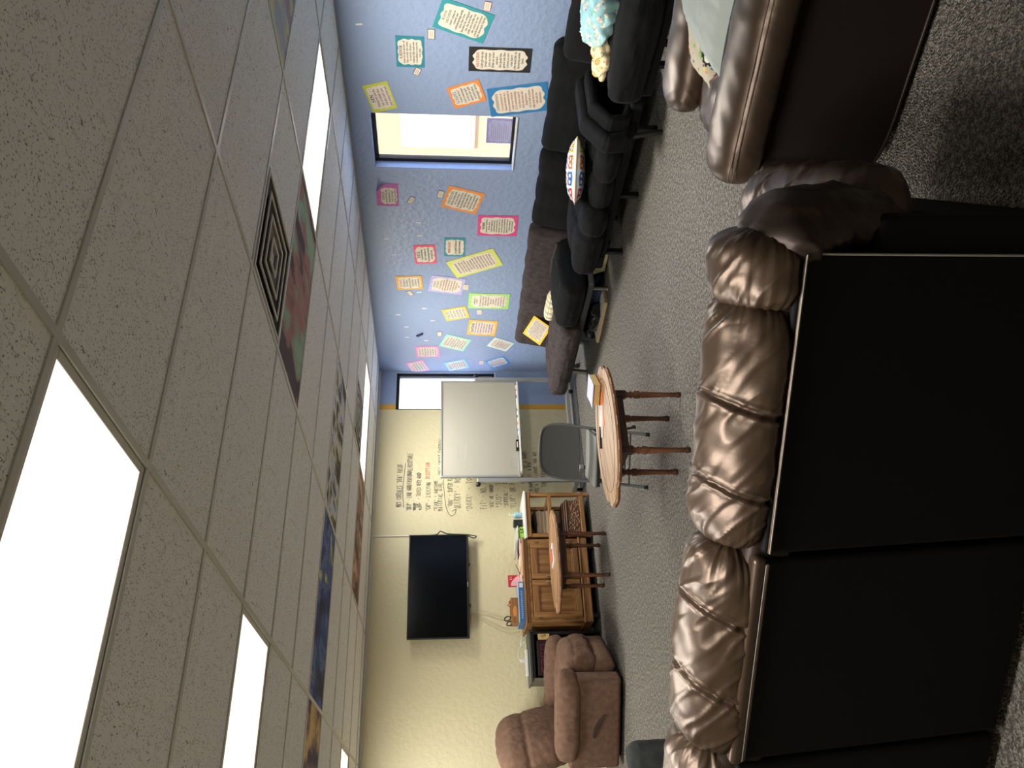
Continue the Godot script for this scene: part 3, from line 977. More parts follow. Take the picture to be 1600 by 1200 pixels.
func build_whiteboard() -> void:
	var o := thing("rolling_whiteboard", "rolling whiteboard on a silver frame before the cream wall", "whiteboard", Vector3(4.40, 0, -8.0))
	put("board", rb(Vector3(1.20, 0.84, 0.016), 0.003), M.whiteboard, o, Vector3(0, 1.16, 0))
	put("frame", join([
		[rb(Vector3(1.24, 0.022, 0.03), 0.004), Transform3D(Basis(), Vector3(0, 1.588, 0))], [rb(Vector3(1.24, 0.022, 0.03), 0.004), Transform3D(Basis(), Vector3(0, 0.732, 0))],
		[rb(Vector3(0.022, 0.84, 0.03), 0.004), Transform3D(Basis(), Vector3(0.609, 1.16, 0))], [rb(Vector3(0.022, 0.84, 0.03), 0.004), Transform3D(Basis(), Vector3(-0.609, 1.16, 0))]]), M.alu, o)
	put("tray", join([[rb(Vector3(1.16, 0.008, 0.07), 0.002), Transform3D(Basis(), Vector3(0, 0.708, 0.03))], [rb(Vector3(1.16, 0.02, 0.006), 0.002), Transform3D(Basis(), Vector3(0, 0.716, 0.066))]]), M.white_plastic, o)
	for s in [-1.0, 1.0]:
		put("post", rb(Vector3(0.05, 1.12, 0.03), 0.006), M.alu, o, Vector3(s * 0.65, 0.64, -0.005))
		put("foot", rb(Vector3(0.05, 0.05, 0.66), 0.008), M.alu, o, Vector3(s * 0.65, 0.095, 0.0))
		put("knob", lathe([Vector2(0, -0.02), Vector2(0.022, -0.02), Vector2(0.026, -0.01), Vector2(0.026, 0.012), Vector2(0.018, 0.022), Vector2(0, 0.022)], 14), M.black_plastic, o, Vector3(s * 0.7, 1.19, 0.0), Vector3(0, 0, 90))
		for z in [-0.27, 0.30]:
			var c := put("caster", lathe([Vector2(0, -0.012), Vector2(0.026, -0.014), Vector2(0.034, -0.006), Vector2(0.034, 0.006), Vector2(0.026, 0.014), Vector2(0, 0.012)], 16), M.black_plastic, o, Vector3(s * 0.65, 0.034, z), Vector3(0, 0, 90))
			put("fork", rb(Vector3(0.03, 0.034, 0.036), 0.004), M.black_plastic, c, Vector3(0.038, 0, 0), Vector3(0, 0, 90))
	put("lower_rail", rb(Vector3(1.26, 0.04, 0.022), 0.005), M.alu, o, Vector3(0, 0.12, -0.01))
	put("pen_mark", pen_strokes([[Vector2(-0.37, 0.30), Vector2(-0.365, 0.22)], [Vector2(-0.39, 0.25), Vector2(-0.25, 0.245)]], 0.004), M.pen_teal, o, Vector3(0, 1.16, 0.0095))
	put("pen_mark", pen_strokes([curve2([Vector2(-0.52, -0.34), Vector2(-0.43, -0.335)]), [Vector2(-0.50, -0.335), Vector2(-0.50, -0.40)], [Vector2(-0.47, -0.36), Vector2(-0.40, -0.36), Vector2(-0.40, -0.40), Vector2(-0.46, -0.40), Vector2(-0.46, -0.37)]], 0.004), M.pen_teal, o, Vector3(0, 1.16, 0.0095))
	put("pen_mark", pen_strokes([[Vector2(-0.50, 0.18), Vector2(-0.47, 0.18)], [Vector2(-0.42, 0.17), Vector2(-0.2, 0.16)], [Vector2(-0.1, 0.33), Vector2(-0.05, 0.31)]], 0.003), flat(Color8(196, 190, 174)), o, Vector3(0, 1.16, 0.0095))
	# pens in the tray, laid end to end, and the eraser
	var cols := [Color8(196, 60, 50), Color8(40, 44, 90), Color8(230, 226, 216), Color8(40, 110, 70), Color8(40, 40, 44), Color8(226, 120, 70), Color8(60, 90, 180), Color8(120, 60, 120)]
	var cn := ["red", "navy", "white", "green", "black", "orange", "blue", "purple"]
	for i in 8:
		var p := thing("marker", "%s-capped dry marker lying in the whiteboard tray" % cn[i], "marker", Vector3(4.90 - i * 0.088, 0.722, -7.968 + 0.012 * (i % 2)), 0, "markers in the whiteboard tray")
		put("barrel", lathe([Vector2(0, 0), Vector2(0.008, 0.001), Vector2(0.009, 0.08), Vector2(0, 0.082)], 10), M.white_plastic, p, Vector3(-0.03, 0, 0), Vector3(0, 0, -90))
		put("cap", lathe([Vector2(0, 0), Vector2(0.0075, 0.001), Vector2(0.0098, 0.004), Vector2(0.0098, 0.03), Vector2(0, 0.031)], 10), flat(cols[i], 0.4), p, Vector3(-0.034, 0, 0), Vector3(0, 0, -90))
	var e := thing("board_eraser", "black felt board eraser standing on the whiteboard tray", "eraser", Vector3(4.16, 0.712, -7.97))
	put("felt", rb(Vector3(0.125, 0.02, 0.045), 0.004), flat(Color8(60, 58, 56), 0.95), e, Vector3(0, 0.010, 0))
	put("grip", rb(Vector3(0.13, 0.03, 0.05), 0.008), M.black_plastic, e, Vector3(0, 0.034, 0))
	put("label", rb(Vector3(0.07, 0.012, 0.002), 0.0005), flat(Color8(226, 200, 190)), e, Vector3(0, 0.034, 0.025))


# ---------------------------------------------------------------- oak sideboard and shelf
func panel_door(o: Node3D, x: float, y0: float, y1: float, w: float, z: float, knob_side: float) -> void:
	var d := Node3D.new()
	d.name = "door"
	o.add_child(d, true)
	d.position = Vector3(x, (y0 + y1) / 2, z)
	var h := y1 - y0
	var t := 0.06
	for s in [-1.0, 1.0]:
		put("stile", rb(Vector3(t, h, 0.022), 0.005), M.oak_v, d, Vector3(s * (w / 2 - t / 2), 0, 0))
		put("rail", rb(Vector3(w - 2 * t, t, 0.022), 0.005), M.oak_h, d, Vector3(0, s * (h / 2 - t / 2), 0))
		put("hinge", rb(Vector3(0.012, 0.045, 0.012), 0.004), flat(Color8(90, 66, 40), 0.4), d, Vector3(-knob_side * w / 2, s * h * 0.36, 0.008))
	put("panel", rb(Vector3(w - 2 * t + 0.01, h - 2 * t + 0.01, 0.012), 0.004), M.oak_v, d, Vector3(0, 0, -0.006))
	put("moulding", join([
		[rb(Vector3(w - 2 * t, 0.012, 0.016), 0.005), Transform3D(Basis(), Vector3(0, h / 2 - t - 0.005, 0.002))], [rb(Vector3(w - 2 * t, 0.012, 0.016), 0.005), Transform3D(Basis(), Vector3(0, -h / 2 + t + 0.005, 0.002))],
		[rb(Vector3(0.012, h - 2 * t, 0.016), 0.005), Transform3D(Basis(), Vector3(w / 2 - t - 0.005, 0, 0.002))], [rb(Vector3(0.012, h - 2 * t, 0.016), 0.005), Transform3D(Basis(), Vector3(-w / 2 + t + 0.005, 0, 0.002))]]), flat(Color8(112, 70, 32), 0.45), d)
	put("handle", join([[rb(Vector3(0.012, 0.075, 0.012), 0.005), Transform3D(Basis(), Vector3(0, 0, 0.026))], [rb(Vector3(0.016, 0.02, 0.026), 0.004), Transform3D(Basis(), Vector3(0, 0.03, 0.014))], [rb(Vector3(0.016, 0.02, 0.026), 0.004), Transform3D(Basis(), Vector3(0, -0.03, 0.014))]]), flat(Color8(150, 128, 96), 0.35), d, Vector3(knob_side * (w / 2 - 0.026), h * 0.12, 0.004))


func build_cabinet() -> void:
	var o := thing("sideboard", "oak two-door sideboard below the television", "sideboard", Vector3(2.605, 0, -8.135))
	var w := 0.86
	for s in [-1.0, 1.0]:
		put("side_panel", rb(Vector3(0.02, 0.62, 0.42), 0.003), M.oak_v, o, Vector3(s * (w / 2 - 0.01), 0.40, 0))
	put("back_panel", rb(Vector3(w - 0.04, 0.62, 0.01), 0.002), M.oak_v, o, Vector3(0, 0.40, -0.205))
	put("top", join([[rb(Vector3(w + 0.04, 0.022, 0.46), 0.006), Transform3D(Basis(), Vector3(0, 0.744, 0.005))], [rb(Vector3(w + 0.015, 0.03, 0.435), 0.008), Transform3D(Basis(), Vector3(0, 0.72, 0.005))]]), M.oak_h, o)
	put("plinth", join([[rb(Vector3(w + 0.015, 0.075, 0.43), 0.008), Transform3D(Basis(), Vector3(0, 0.115, 0.004))], [rb(Vector3(w + 0.03, 0.02, 0.44), 0.006), Transform3D(Basis(), Vector3(0, 0.16, 0.004))]]), M.oak_h, o)
	put("face_frame", join([[rb(Vector3(0.045, 0.54, 0.02), 0.003), Transform3D(Basis(), Vector3(-w / 2 + 0.0225, 0.44, 0.205))], [rb(Vector3(0.045, 0.54, 0.02), 0.003), Transform3D(Basis(), Vector3(w / 2 - 0.0225, 0.44, 0.205))], [rb(Vector3(w - 0.09, 0.03, 0.02), 0.003), Transform3D(Basis(), Vector3(0, 0.69, 0.205))]]), M.oak_v, o)
	panel_door(o, -0.197, 0.18, 0.67, 0.385, 0.215, 1.0)
	panel_door(o, 0.197, 0.18, 0.67, 0.385, 0.215, -1.0)
	for p in [[-0.36, 0.15], [0.36, 0.15], [-0.36, -0.15], [0.36, -0.15]]:
		put("caster", rb(Vector3(0.05, 0.078, 0.05), 0.012, 1, 2), M.black_plastic, o, Vector3(p[0], 0.039, p[1]))
	put("base_tray", rb(Vector3(w - 0.06, 0.012, 0.36), 0.002), M.black_plastic, o, Vector3(0, 0.082, 0))

	var s := thing("open_shelf", "open pine shelf unit with a white top beside the oak sideboard", "shelf", Vector3(3.31, 0, -8.13))
	var sw := 0.50
	put("top", rb(Vector3(sw + 0.03, 0.024, 0.46), 0.005), M.white_plastic, s, Vector3(0, 0.704, 0))
	put("top_rail", rb(Vector3(sw, 0.045, 0.44), 0.004), M.oak_h, s, Vector3(0, 0.669, 0))
	for q in [[1.0, 1.0], [1.0, -1.0], [-1.0, 1.0], [-1.0, -1.0]]:
		put("post", rb(Vector3(0.04, 0.64, 0.045), 0.004), M.oak_v, s, Vector3(q[0] * (sw / 2 - 0.02), 0.335, q[1] * 0.19))
	put("shelf", rb(Vector3(sw, 0.035, 0.42), 0.004), M.oak_h, s, Vector3(0, 0.435, 0))
	put("shelf", rb(Vector3(sw, 0.045, 0.42), 0.004), M.oak_h, s, Vector3(0, 0.09, 0))
	put("back_post", rb(Vector3(0.045, 0.60, 0.02), 0.003), flat(Color8(112, 82, 56), 0.6), s, Vector3(0.04, 0.35, -0.20))
	put("back_panel", rb(Vector3(0.25, 0.58, 0.008), 0.002), flat(Color8(168, 166, 156), 0.6), s, Vector3(-0.11, 0.35, -0.20))
	for y in [0.09, 0.435]:
		for dy in [-0.012, 0.012]:
			put("screw", rb(Vector3(0.008, 0.008, 0.004), 0.0015), flat(Color8(50, 36, 26), 0.5), s, Vector3(sw / 2 - 0.02, y + dy, 0.213))
	# in the shelf
	var bx := thing("carved_box", "dark carved wooden chest on the bottom of the open shelf", "chest", Vector3(3.30, 0.1125, -8.06))
	var carve := noise(71, 9.0, 2)
	put("body", rb(Vector3(0.36, 0.13, 0.22), 0.006, 40, 1, func(p: Vector3, n: Vector3) -> Vector3:
		return p + n * (absf(carve.get_noise_3d(p.x * 3.0, p.y * 3.0, p.z * 3.0)) * 0.03 - 0.006)), flat(Color8(118, 84, 58), 0.5), bx, Vector3(0, 0.065, 0))
	for k in 3:
		put("lid_moulding", rb(Vector3(0.38 - 0.03 * k, 0.022, 0.24 - 0.03 * k), 0.008), M.walnut_h, bx, Vector3(0, 0.142 + k * 0.02, 0))
	var ps := thing("paper_stack", "tall stack of beige papers on the middle shelf of the open unit", "papers", Vector3(3.25, 0.4525, -8.10))
	for k in 6:
		put("bundle", rb(Vector3(0.26, 0.02, 0.21), 0.003), flat([Color8(196, 176, 148), Color8(178, 158, 132)][k % 2]), ps, Vector3(0.006 * sin(k * 2.0), 0.01 + k * 0.0205, 0.004 * cos(k * 3.0)), Vector3(0, sin(k * 1.7) * 3.0, 0))
	var pl := thing("pamphlet_tray", "dark folded pamphlet on the papers in the open shelf", "pamphlet", Vector3(3.30, 0.577, -8.06), 20)
	put("cover", prism(PackedVector2Array([Vector2(-0.11, 0), Vector2(0, 0.05), Vector2(0.11, 0), Vector2(0.105, -0.0), Vector2(0, 0.044), Vector2(-0.105, 0)]), 0.16), flat(Color8(66, 58, 54), 0.6), pl, Vector3(0, 0.001, 0))
	# on the shelf top
	var b := thing("sanitizer_bottle", "clear blue pump bottle standing on the white shelf top", "bottle", Vector3(3.40, 0.716, -8.16))
	put("body", lathe([Vector2(0, 0), Vector2(0.03, 0.001), Vector2(0.033, 0.01), Vector2(0.033, 0.07), Vector2(0.026, 0.084), Vector2(0.012, 0.092), Vector2(0, 0.092)], 20), flat(Color8(150, 190, 206), 0.15), b)
	put("pump", join([[lathe([Vector2(0, 0), Vector2(0.013, 0), Vector2(0.013, 0.014), Vector2(0.005, 0.016), Vector2(0.005, 0.034), Vector2(0, 0.034)], 12), Transform3D(Basis(), Vector3(0, 0.092, 0))], [rb(Vector3(0.04, 0.01, 0.014), 0.004), Transform3D(Basis(), Vector3(0.01, 0.128, 0))]]), flat(Color8(214, 210, 196), 0.4), b)
	var st := thing("desk_organizer", "small black desk organizer with clips on the shelf top", "organizer", Vector3(3.27, 0.716, -8.12))
	put("cup", rb(Vector3(0.075, 0.10, 0.07), 0.008), M.black_plastic, st, Vector3(0.02, 0.05, 0))
	put("lip", rb(Vector3(0.06, 0.012, 0.074), 0.003), flat(Color8(60, 60, 62), 0.4), st, Vector3(0.02, 0.096, 0.002))
	put("tray", rb(Vector3(0.07, 0.035, 0.07), 0.006), M.black_plastic, st, Vector3(-0.05, 0.0175, 0))
	put("clip", tube(curve([Vector3(-0.07, 0.04, 0), Vector3(-0.06, 0.085, 0.01), Vector3(-0.035, 0.08, 0), Vector3(-0.04, 0.04, -0.01)]), 0.006, 6), M.alu, st)
	var gb := thing("card_box", "lime green card box with black and white print on the shelf top", "box", Vector3(3.13, 0.716, -8.06))
	put("box", rb(Vector3(0.15, 0.05, 0.11), 0.002), flat(Color8(160, 206, 84), 0.5), gb, Vector3(0, 0.025, 0))
	put("print", pen_strokes([[Vector2(0.0, 0.012), Vector2(0.0, -0.012), Vector2(0.02, -0.012)], [Vector2(0.03, 0.012), Vector2(0.045, 0.012), Vector2(0.032, 0.0), Vector2(0.047, -0.006), Vector2(0.03, -0.013)]], 0.007), M.ink, gb, Vector3(0.01, 0.025, 0.0565))
	var pb := thing("purple_book", "purple book with pink edging lying between the sideboard and the lime box", "book", Vector3(2.975, 0.756, -8.05), 4)
	put("cover", rb(Vector3(0.17, 0.032, 0.13), 0.003), flat(Color8(84, 48, 120), 0.5), pb, Vector3(0, 0.016, 0))
	put("pages", rb(Vector3(0.165, 0.022, 0.131), 0.002), flat(Color8(216, 190, 200)), pb, Vector3(0.006, 0.016, 0.001))
	var mg := thing("magazine_pile", "pile of pale magazines fanned over the lime box and purple book", "magazines", Vector3(3.06, 0.79, -8.08), 3)
	for k in 3:
		put("magazine", rb(Vector3(0.30 - 0.02 * k, 0.008, 0.2), 0.002), flat([Color8(206, 206, 200), Color8(222, 222, 214), Color8(186, 192, 168)][k], 0.4), mg, Vector3(-0.01 * k, 0.004 + k * 0.0085, 0), Vector3(0, 4.0 * k, -4))
	# on the sideboard
	var cb := thing("cardboard_sheet", "pinkish cardboard sheets lying flat on the sideboard top", "cardboard", Vector3(2.82, 0.756, -8.05), 2)
	put("sheet", rb(Vector3(0.34, 0.012, 0.26), 0.002), flat(Color8(214, 180, 148)), cb, Vector3(0, 0.006, 0))
	put("sheet", rb(Vector3(0.26, 0.01, 0.2), 0.002), flat(Color8(222, 196, 166)), cb, Vector3(0.05, 0.017, -0.02), Vector3(0, 8, 0))
	var pn := thing("pencil", "dark pencil leaning on the cardboard beside the red card", "pencil", Vector3(2.73, 0.80, -8.0), 0)
	put("shaft", tube([Vector3(-0.04, -0.02, 0), Vector3(0.055, 0.02, 0)], 0.004, 6), flat(Color8(90, 60, 44)), pn)
	put("tip", tube([Vector3(0.055, 0.02, 0), Vector3(0.066, 0.0246, 0)], 0.0025, 6), M.ink, pn)
	var rc := thing("red_card_box", "red and pink picture box standing on a white packet", "box", Vector3(2.645, 0.756, -8.08), 3)
	put("packet", rb(Vector3(0.12, 0.02, 0.12), 0.003), flat(Color8(230, 224, 208)), rc, Vector3(0, 0.01, 0.01))
	put("card", rb(Vector3(0.118, 0.125, 0.03), 0.003), flat(Color8(188, 40, 54), 0.5), rc, Vector3(0, 0.083, 0))
	put("picture", prism(PackedVector2Array(curve2([Vector2(-0.055, -0.055), Vector2(0.05, -0.055), Vector2(0.045, -0.03), Vector2(0.02, 0.0), Vector2(-0.02, 0.03), Vector2(-0.055, 0.035)])), 0.001), flat(Color8(226, 168, 176), 0.6), rc, Vector3(0, 0.083, 0.0157))
	put("print", pen_strokes([[Vector2(0.012, 0.045), Vector2(0.012, 0.025), Vector2(0.024, 0.025)], [Vector2(0.03, 0.045), Vector2(0.04, 0.025)]], 0.004), M.white_plastic, rc, Vector3(0, 0.083, 0.0165))
	var gm := thing("blue_game_box", "flat blue boxed game with white print under the wooden caddy", "box", Vector3(2.385, 0.756, -8.06), 0)
	put("box", rb(Vector3(0.40, 0.056, 0.28), 0.003), flat(Color8(52, 104, 164), 0.45), gm, Vector3(0, 0.028, 0))
	put("lid_top", rb(Vector3(0.396, 0.003, 0.276), 0.001), flat(Color8(176, 190, 204), 0.5), gm, Vector3(0, 0.0575, 0))
	put("side_label", rb(Vector3(0.045, 0.036, 0.002), 0.0005), flat(Color8(216, 218, 214)), gm, Vector3(0.165, 0.03, 0.1405))
	var sq := []
	for k in 13:
		var x := -0.17 + k * 0.022
		sq.append([Vector2(x, -0.008), Vector2(x + 0.003, 0.009), Vector2(x + 0.010, 0.002 * (k % 3)), Vector2(x + 0.006, -0.009), Vector2(x + 0.015, 0.008 - 0.006 * (k % 2))])
	put("print", pen_strokes(sq, 0.0032), flat(Color8(186, 206, 226)), gm, Vector3(0, 0.028, 0.1408))
	var cd := thing("wooden_caddy", "open wooden caddy holding scissors on the blue game box", "caddy", Vector3(2.32, 0.815, -8.06), 0)
	for z in [-0.07, 0.07]:
		put("side", rb(Vector3(0.25, 0.075, 0.01), 0.002), M.oak_h, cd, Vector3(0, 0.0385, z))
	for x in [-0.12, 0.12]:
		put("end", rb(Vector3(0.01, 0.075, 0.13), 0.002), M.oak_h, cd, Vector3(x, 0.0385, 0))
	put("base", rb(Vector3(0.23, 0.006, 0.13), 0.001), M.oak_h, cd, Vector3(0, 0.004, 0))
	put("brand_mark", prism(PackedVector2Array(curve2([Vector2(-0.05, -0.016), Vector2(0.04, -0.02), Vector2(0.06, 0.0), Vector2(0.02, 0.018), Vector2(-0.04, 0.012)])), 0.001), flat(Color8(206, 132, 60), 0.6), cd, Vector3(-0.02, 0.04, 0.0758))
	for q in [["black-handled scissors standing in the wooden caddy", Color8(26, 26, 28), -0.06, 24.0], ["small red-handled scissors in the caddy beside the black pair", Color8(170, 44, 48), 0.07, -20.0]]:
		var sc := thing("scissors", q[0], "scissors", Vector3(2.32 + q[2], 0.85, -8.06))
		sc.rotation_degrees.z = q[3]
		var big: float = 1.0 if q[2] < 0 else 0.62
		for k in [-1.0, 1.0]:
			var loop := []
			for i in 20:
				var a := TAU * i / 20.0
				loop.append(Vector3(k * 0.026 * big + cos(a) * 0.02 * big, 0.07 * big + sin(a) * 0.032 * big, 0.003 * k))
			put("handle", tube(loop, 0.006 * big, 8, true), flat(q[1], 0.4), sc)
			put("blade", rb(Vector3(0.012, 0.075, 0.003), 0.001), M.steel, sc, Vector3(-k * 0.004, 0.005, 0.003 * k), Vector3(0, 0, k * 6))
		put("pivot", rb(Vector3(0.014, 0.014, 0.01), 0.004), flat(Color8(226, 226, 210)), sc, Vector3(0, 0.034 * big, 0))
	# black stand with a light-up sign, folders and the power strip
	var sd := thing("black_stand", "black stand beside the sideboard, half hidden by the suede recliner", "stand", Vector3(1.90, 0, -8.19))
	put("top", rb(Vector3(0.50, 0.02, 0.30), 0.003), flat(Color8(70, 70, 66), 0.4), sd, Vector3(-0.01, 0.71, 0))
	for x in [-0.235, 0.205]:
		put("side", rb(Vector3(0.025, 0.70, 0.28), 0.003), flat(Color8(104, 98, 80), 0.5) if x < 0 else M.black_plastic, sd, Vector3(x, 0.35, 0))
	put("back", rb(Vector3(0.44, 0.69, 0.01), 0.002), M.black_plastic, sd, Vector3(-0.015, 0.35, -0.13))
	for y in [0.04, 0.46]:
		put("shelf", rb(Vector3(0.42, 0.02, 0.26), 0.003), M.black_plastic, sd, Vector3(-0.015, y, 0))
	put("fascia", rb(Vector3(0.44, 0.03, 0.015), 0.003), M.black_plastic, sd, Vector3(-0.015, 0.685, 0.13))
	var sg := thing("display_sign", "unlit maroon segment display sign in the black stand", "sign", Vector3(1.865, 0.471, -8.07))
	put("case", rb(Vector3(0.34, 0.175, 0.06), 0.006), M.black_plastic, sg, Vector3(0, 0.0885, 0))
	put("screen", rb(Vector3(0.315, 0.15, 0.004), 0.001), flat(Color8(54, 24, 30), 0.25), sg, Vector3(0, 0.0885, 0.031))
	var seg := []
	var on := [[1, 1, 0, 1, 1, 0, 1], [1, 0, 1, 1, 0, 1, 1], [1, 1, 0, 1, 1, 0, 1], [1, 1, 1, 1, 1, 1, 0]]
	for k in 4:
		var x := -0.135 + k * 0.07
		var L := [[Vector2(0, 0.1), Vector2(0.045, 0.1)], [Vector2(0, 0.1), Vector2(0, 0.05)], [Vector2(0.045, 0.1), Vector2(0.045, 0.05)], [Vector2(0, 0.05), Vector2(0.045, 0.05)], [Vector2(0.045, 0.05), Vector2(0.045, 0)], [Vector2(0, 0.05), Vector2(0, 0)], [Vector2(0, 0), Vector2(0.045, 0)]]
		for i in 7:
			if on[k][i]:
				seg.append([L[i][0] + Vector2(x, -0.05), L[i][1] + Vector2(x, -0.05)])
	put("segments", pen_strokes(seg, 0.008), flat(Color8(92, 52, 58), 0.4), sg, Vector3(0, 0.0885, 0.0335))
	var lc := thing("cream_label", "cream card with black capitals in the stand beside the maroon sign", "card", Vector3(2.065, 0.471, -8.05))
	put("card", rb(Vector3(0.062, 0.115, 0.004), 0.001), flat(Color8(222, 190, 124)), lc, Vector3(0, 0.1025, 0))
	lettering("print", "LJS", 0.05, 0.03, M.ink, lc, Vector3(0.012, 0.105, 0.003), false, Vector3(0, 0, -90))
	for k in 3:
		var f := thing("folder", ["cream folder with the widest spine standing in the black stand", "pale folder standing between two others in the black stand", "thin tan folder standing last in the black stand"][k], "folder", Vector3(2.05 - k * 0.045, 0.051, -8.14), 0, "folders in the black stand")
		f.rotation_degrees.z = [0.0, 3.0, 5.0][k]
		put("cover", rb(Vector3(0.02, 0.30, 0.22), 0.006), flat([Color8(206, 178, 122), Color8(190, 180, 160), Color8(176, 140, 96)][k]), f, Vector3(0, 0.152, 0))
		put("pages", rb(Vector3(0.012, 0.285, 0.222), 0.003), flat(Color8(226, 214, 190)), f, Vector3(0, 0.152, 0.004))
	var pw := thing("power_strip", "white power strip with cords on top of the black stand", "power strip", Vector3(1.86, 0.7205, -8.22))
	put("body", rb(Vector3(0.26, 0.03, 0.05), 0.008), M.white_plastic, pw, Vector3(0, 0.0155, 0))
	for k in 4:
		put("socket", rb(Vector3(0.03, 0.004, 0.03), 0.001), flat(Color8(170, 166, 156)), pw, Vector3(-0.09 + k * 0.055, 0.0315, 0))
	put("plug", rb(Vector3(0.035, 0.05, 0.03), 0.008), M.white_plastic, pw, Vector3(0.02, 0.056, 0))
	put("cord", tube(curve([Vector3(0.13, 0.015, 0), Vector3(0.2, 0.03, 0.02), Vector3(0.17, 0.07, 0.0), Vector3(0.24, 0.05, 0.03), Vector3(0.27, 0.02, 0.0)]), 0.006, 6), M.white_plastic, pw)
	put("cord", tube(curve([Vector3(0.02, 0.085, 0), Vector3(0.08, 0.10, 0.0), Vector3(0.18, 0.06, -0.03), Vector3(0.26, 0.05, -0.02)]), 0.005, 6), M.white_plastic, pw)


# ---------------------------------------------------------------- oval tables
func build_tables() -> void:
	var o := thing("oval_table", "oval wooden coffee table with turned legs in the middle of the carpet", "table", Vector3(2.50, 0, -4.63), 0, "matching oval tables with turned legs")
	var out := PackedVector2Array()
	for i in 96:
		var a := TAU * i / 96.0
		var k := absf(fmod(a + PI / 2, PI) - PI / 2)
		var q := 1.0 - 0.055 * exp(-pow((k - 0.42) / 0.11, 2)) + 0.02 * exp(-pow((k - 0.18) / 0.15, 2))
		out.append(Vector2(cos(a) * 0.495 * q, sin(a) * 0.30 * q))
	put("top", prism(out, 0.018), M.maple_h, o, Vector3(0, 0.487, 0), Vector3(-90, 0, 0))
	var lo := PackedVector2Array()
	for p in out:
		lo.append(p * 1.012)
	put("edge", prism(lo, 0.014), M.walnut_h, o, Vector3(0, 0.474, 0), Vector3(-90, 0, 0))
	var ring := []
	for i in 64:
		var a := TAU * i / 64.0
		ring.append(Vector3(cos(a) * 0.41, 0.4965, sin(a) * 0.225))
	put("inlay", tube(ring, 0.0018, 4, true), flat(Color8(96, 60, 40), 0.5), o)
	for i in range(0, 96, 5):
		var p := out[i] * 1.006
		var q := out[(i + 2) % 96] * 1.006
		put("worn_edge", tube([Vector3(p.x, 0.4815, p.y), Vector3(q.x, 0.4815, q.y)], 0.0028, 5), flat(Color8(186, 170, 160), 0.6), o)
	for s in [-1.0, 1.0]:
		put("apron", rb(Vector3(0.42, 0.075, 0.018), 0.004), M.walnut_h, o, Vector3(0, 0.43, s * 0.165))
		put("apron", rb(Vector3(0.018, 0.075, 0.31), 0.004), M.walnut_h, o, Vector3(s * 0.21, 0.43, 0))
		for t in [-1.0, 1.0]:
			var l := put("leg", lathe([Vector2(0, 0), Vector2(0.017, 0.0), Vector2(0.021, 0.012), Vector2(0.021, 0.028), Vector2(0.013, 0.036), Vector2(0.020, 0.044), Vector2(0.012, 0.052), Vector2(0.019, 0.06), Vector2(0.0155, 0.07), Vector2(0.0165, 0.12), Vector2(0.021, 0.24), Vector2(0.0225, 0.262), Vector2(0.017, 0.268), Vector2(0.026, 0.28), Vector2(0.026, 0.31), Vector2(0.017, 0.32), Vector2(0.025, 0.336), Vector2(0.016, 0.352), Vector2(0.024, 0.366), Vector2(0.024, 0.372), Vector2(0, 0.372)], 18), M.walnut_v, o, Vector3(s * 0.205, 0, t * 0.16))
			put("block", rb(Vector3(0.048, 0.10, 0.048), 0.005), M.walnut_v, l, Vector3(0, 0.42, 0))
	var e: Node3D = o.duplicate()
	e.name = numbered("oval_table")
	add_child(e)
	e.position = Vector3(2.63, 0.008, -7.43)
	tag(e, "oval wooden table with turned legs in front of the oak sideboard", "table", "matching oval tables with turned legs")
	# on the coffee table
	var bk := thing("thick_book", "thick yellow-edged book with a loose white cover on the coffee table", "book", Vector3(2.885, 0.4962, -4.70), 38)
	put("pages", rb(Vector3(0.21, 0.042, 0.15), 0.004), flat(Color8(196, 168, 110), 0.8), bk, Vector3(0, 0.027, 0))
	put("back_cover", rb(Vector3(0.215, 0.004, 0.155), 0.001), flat(Color8(120, 70, 40), 0.6), bk, Vector3(0, 0.003, 0))
	put("front_cover", rb(Vector3(0.23, 0.005, 0.165), 0.001, 8, 1, func(p: Vector3, n: Vector3) -> Vector3: return p + Vector3(0, 0.35 * pow(maxf(0.0, -p.x - 0.0), 2.0), 0)), flat(Color8(202, 206, 228), 0.5), bk, Vector3(-0.005, 0.0525, -0.006))
	var fl := thing("flyer", "orange-edged glossy flyers fanned on the coffee table", "flyers", Vector3(2.655, 0.4962, -4.70), -25)
	put("lower_flyer", rb(Vector3(0.24, 0.002, 0.13), 0.0005), flat(Color8(238, 128, 62), 0.35), fl, Vector3(0.05, 0.0012, 0.01), Vector3(0, 14, 0))
	put("upper_flyer", rb(Vector3(0.22, 0.002, 0.13), 0.0005), flat(Color8(222, 196, 180), 0.3), fl, Vector3(-0.02, 0.0034, 0))
	put("picture", prism(PackedVector2Array(curve2([Vector2(-0.05, -0.03), Vector2(0.06, -0.04), Vector2(0.07, 0.02), Vector2(0.0, 0.04), Vector2(-0.05, 0.02)])), 0.0006), flat(Color8(236, 222, 214), 0.3), fl, Vector3(-0.02, 0.0048, 0), Vector3(-90, 0, 0))
	var pc := thing("pen_case", "slim black pen lying behind the flyers on the coffee table", "pen", Vector3(2.535, 0.503, -4.77), -20)
	put("barrel", tube([Vector3(-0.065, 0, 0), Vector3(0.05, 0, 0)], 0.0068, 10), M.black_plastic, pc)
	put("cap", tube([Vector3(0.045, 0, 0), Vector3(0.085, 0, 0)], 0.0068, 10), flat(Color8(40, 34, 34), 0.3), pc)
	# on the far table
	var pd := thing("note_pad", "white note pad with an orange cover on the table by the sideboard", "notepad", Vector3(2.68, 0.5042, -7.44), 14)
	put("pad", rb(Vector3(0.20, 0.014, 0.14), 0.002), flat(Color8(230, 226, 220)), pd, Vector3(0, 0.0072, 0))
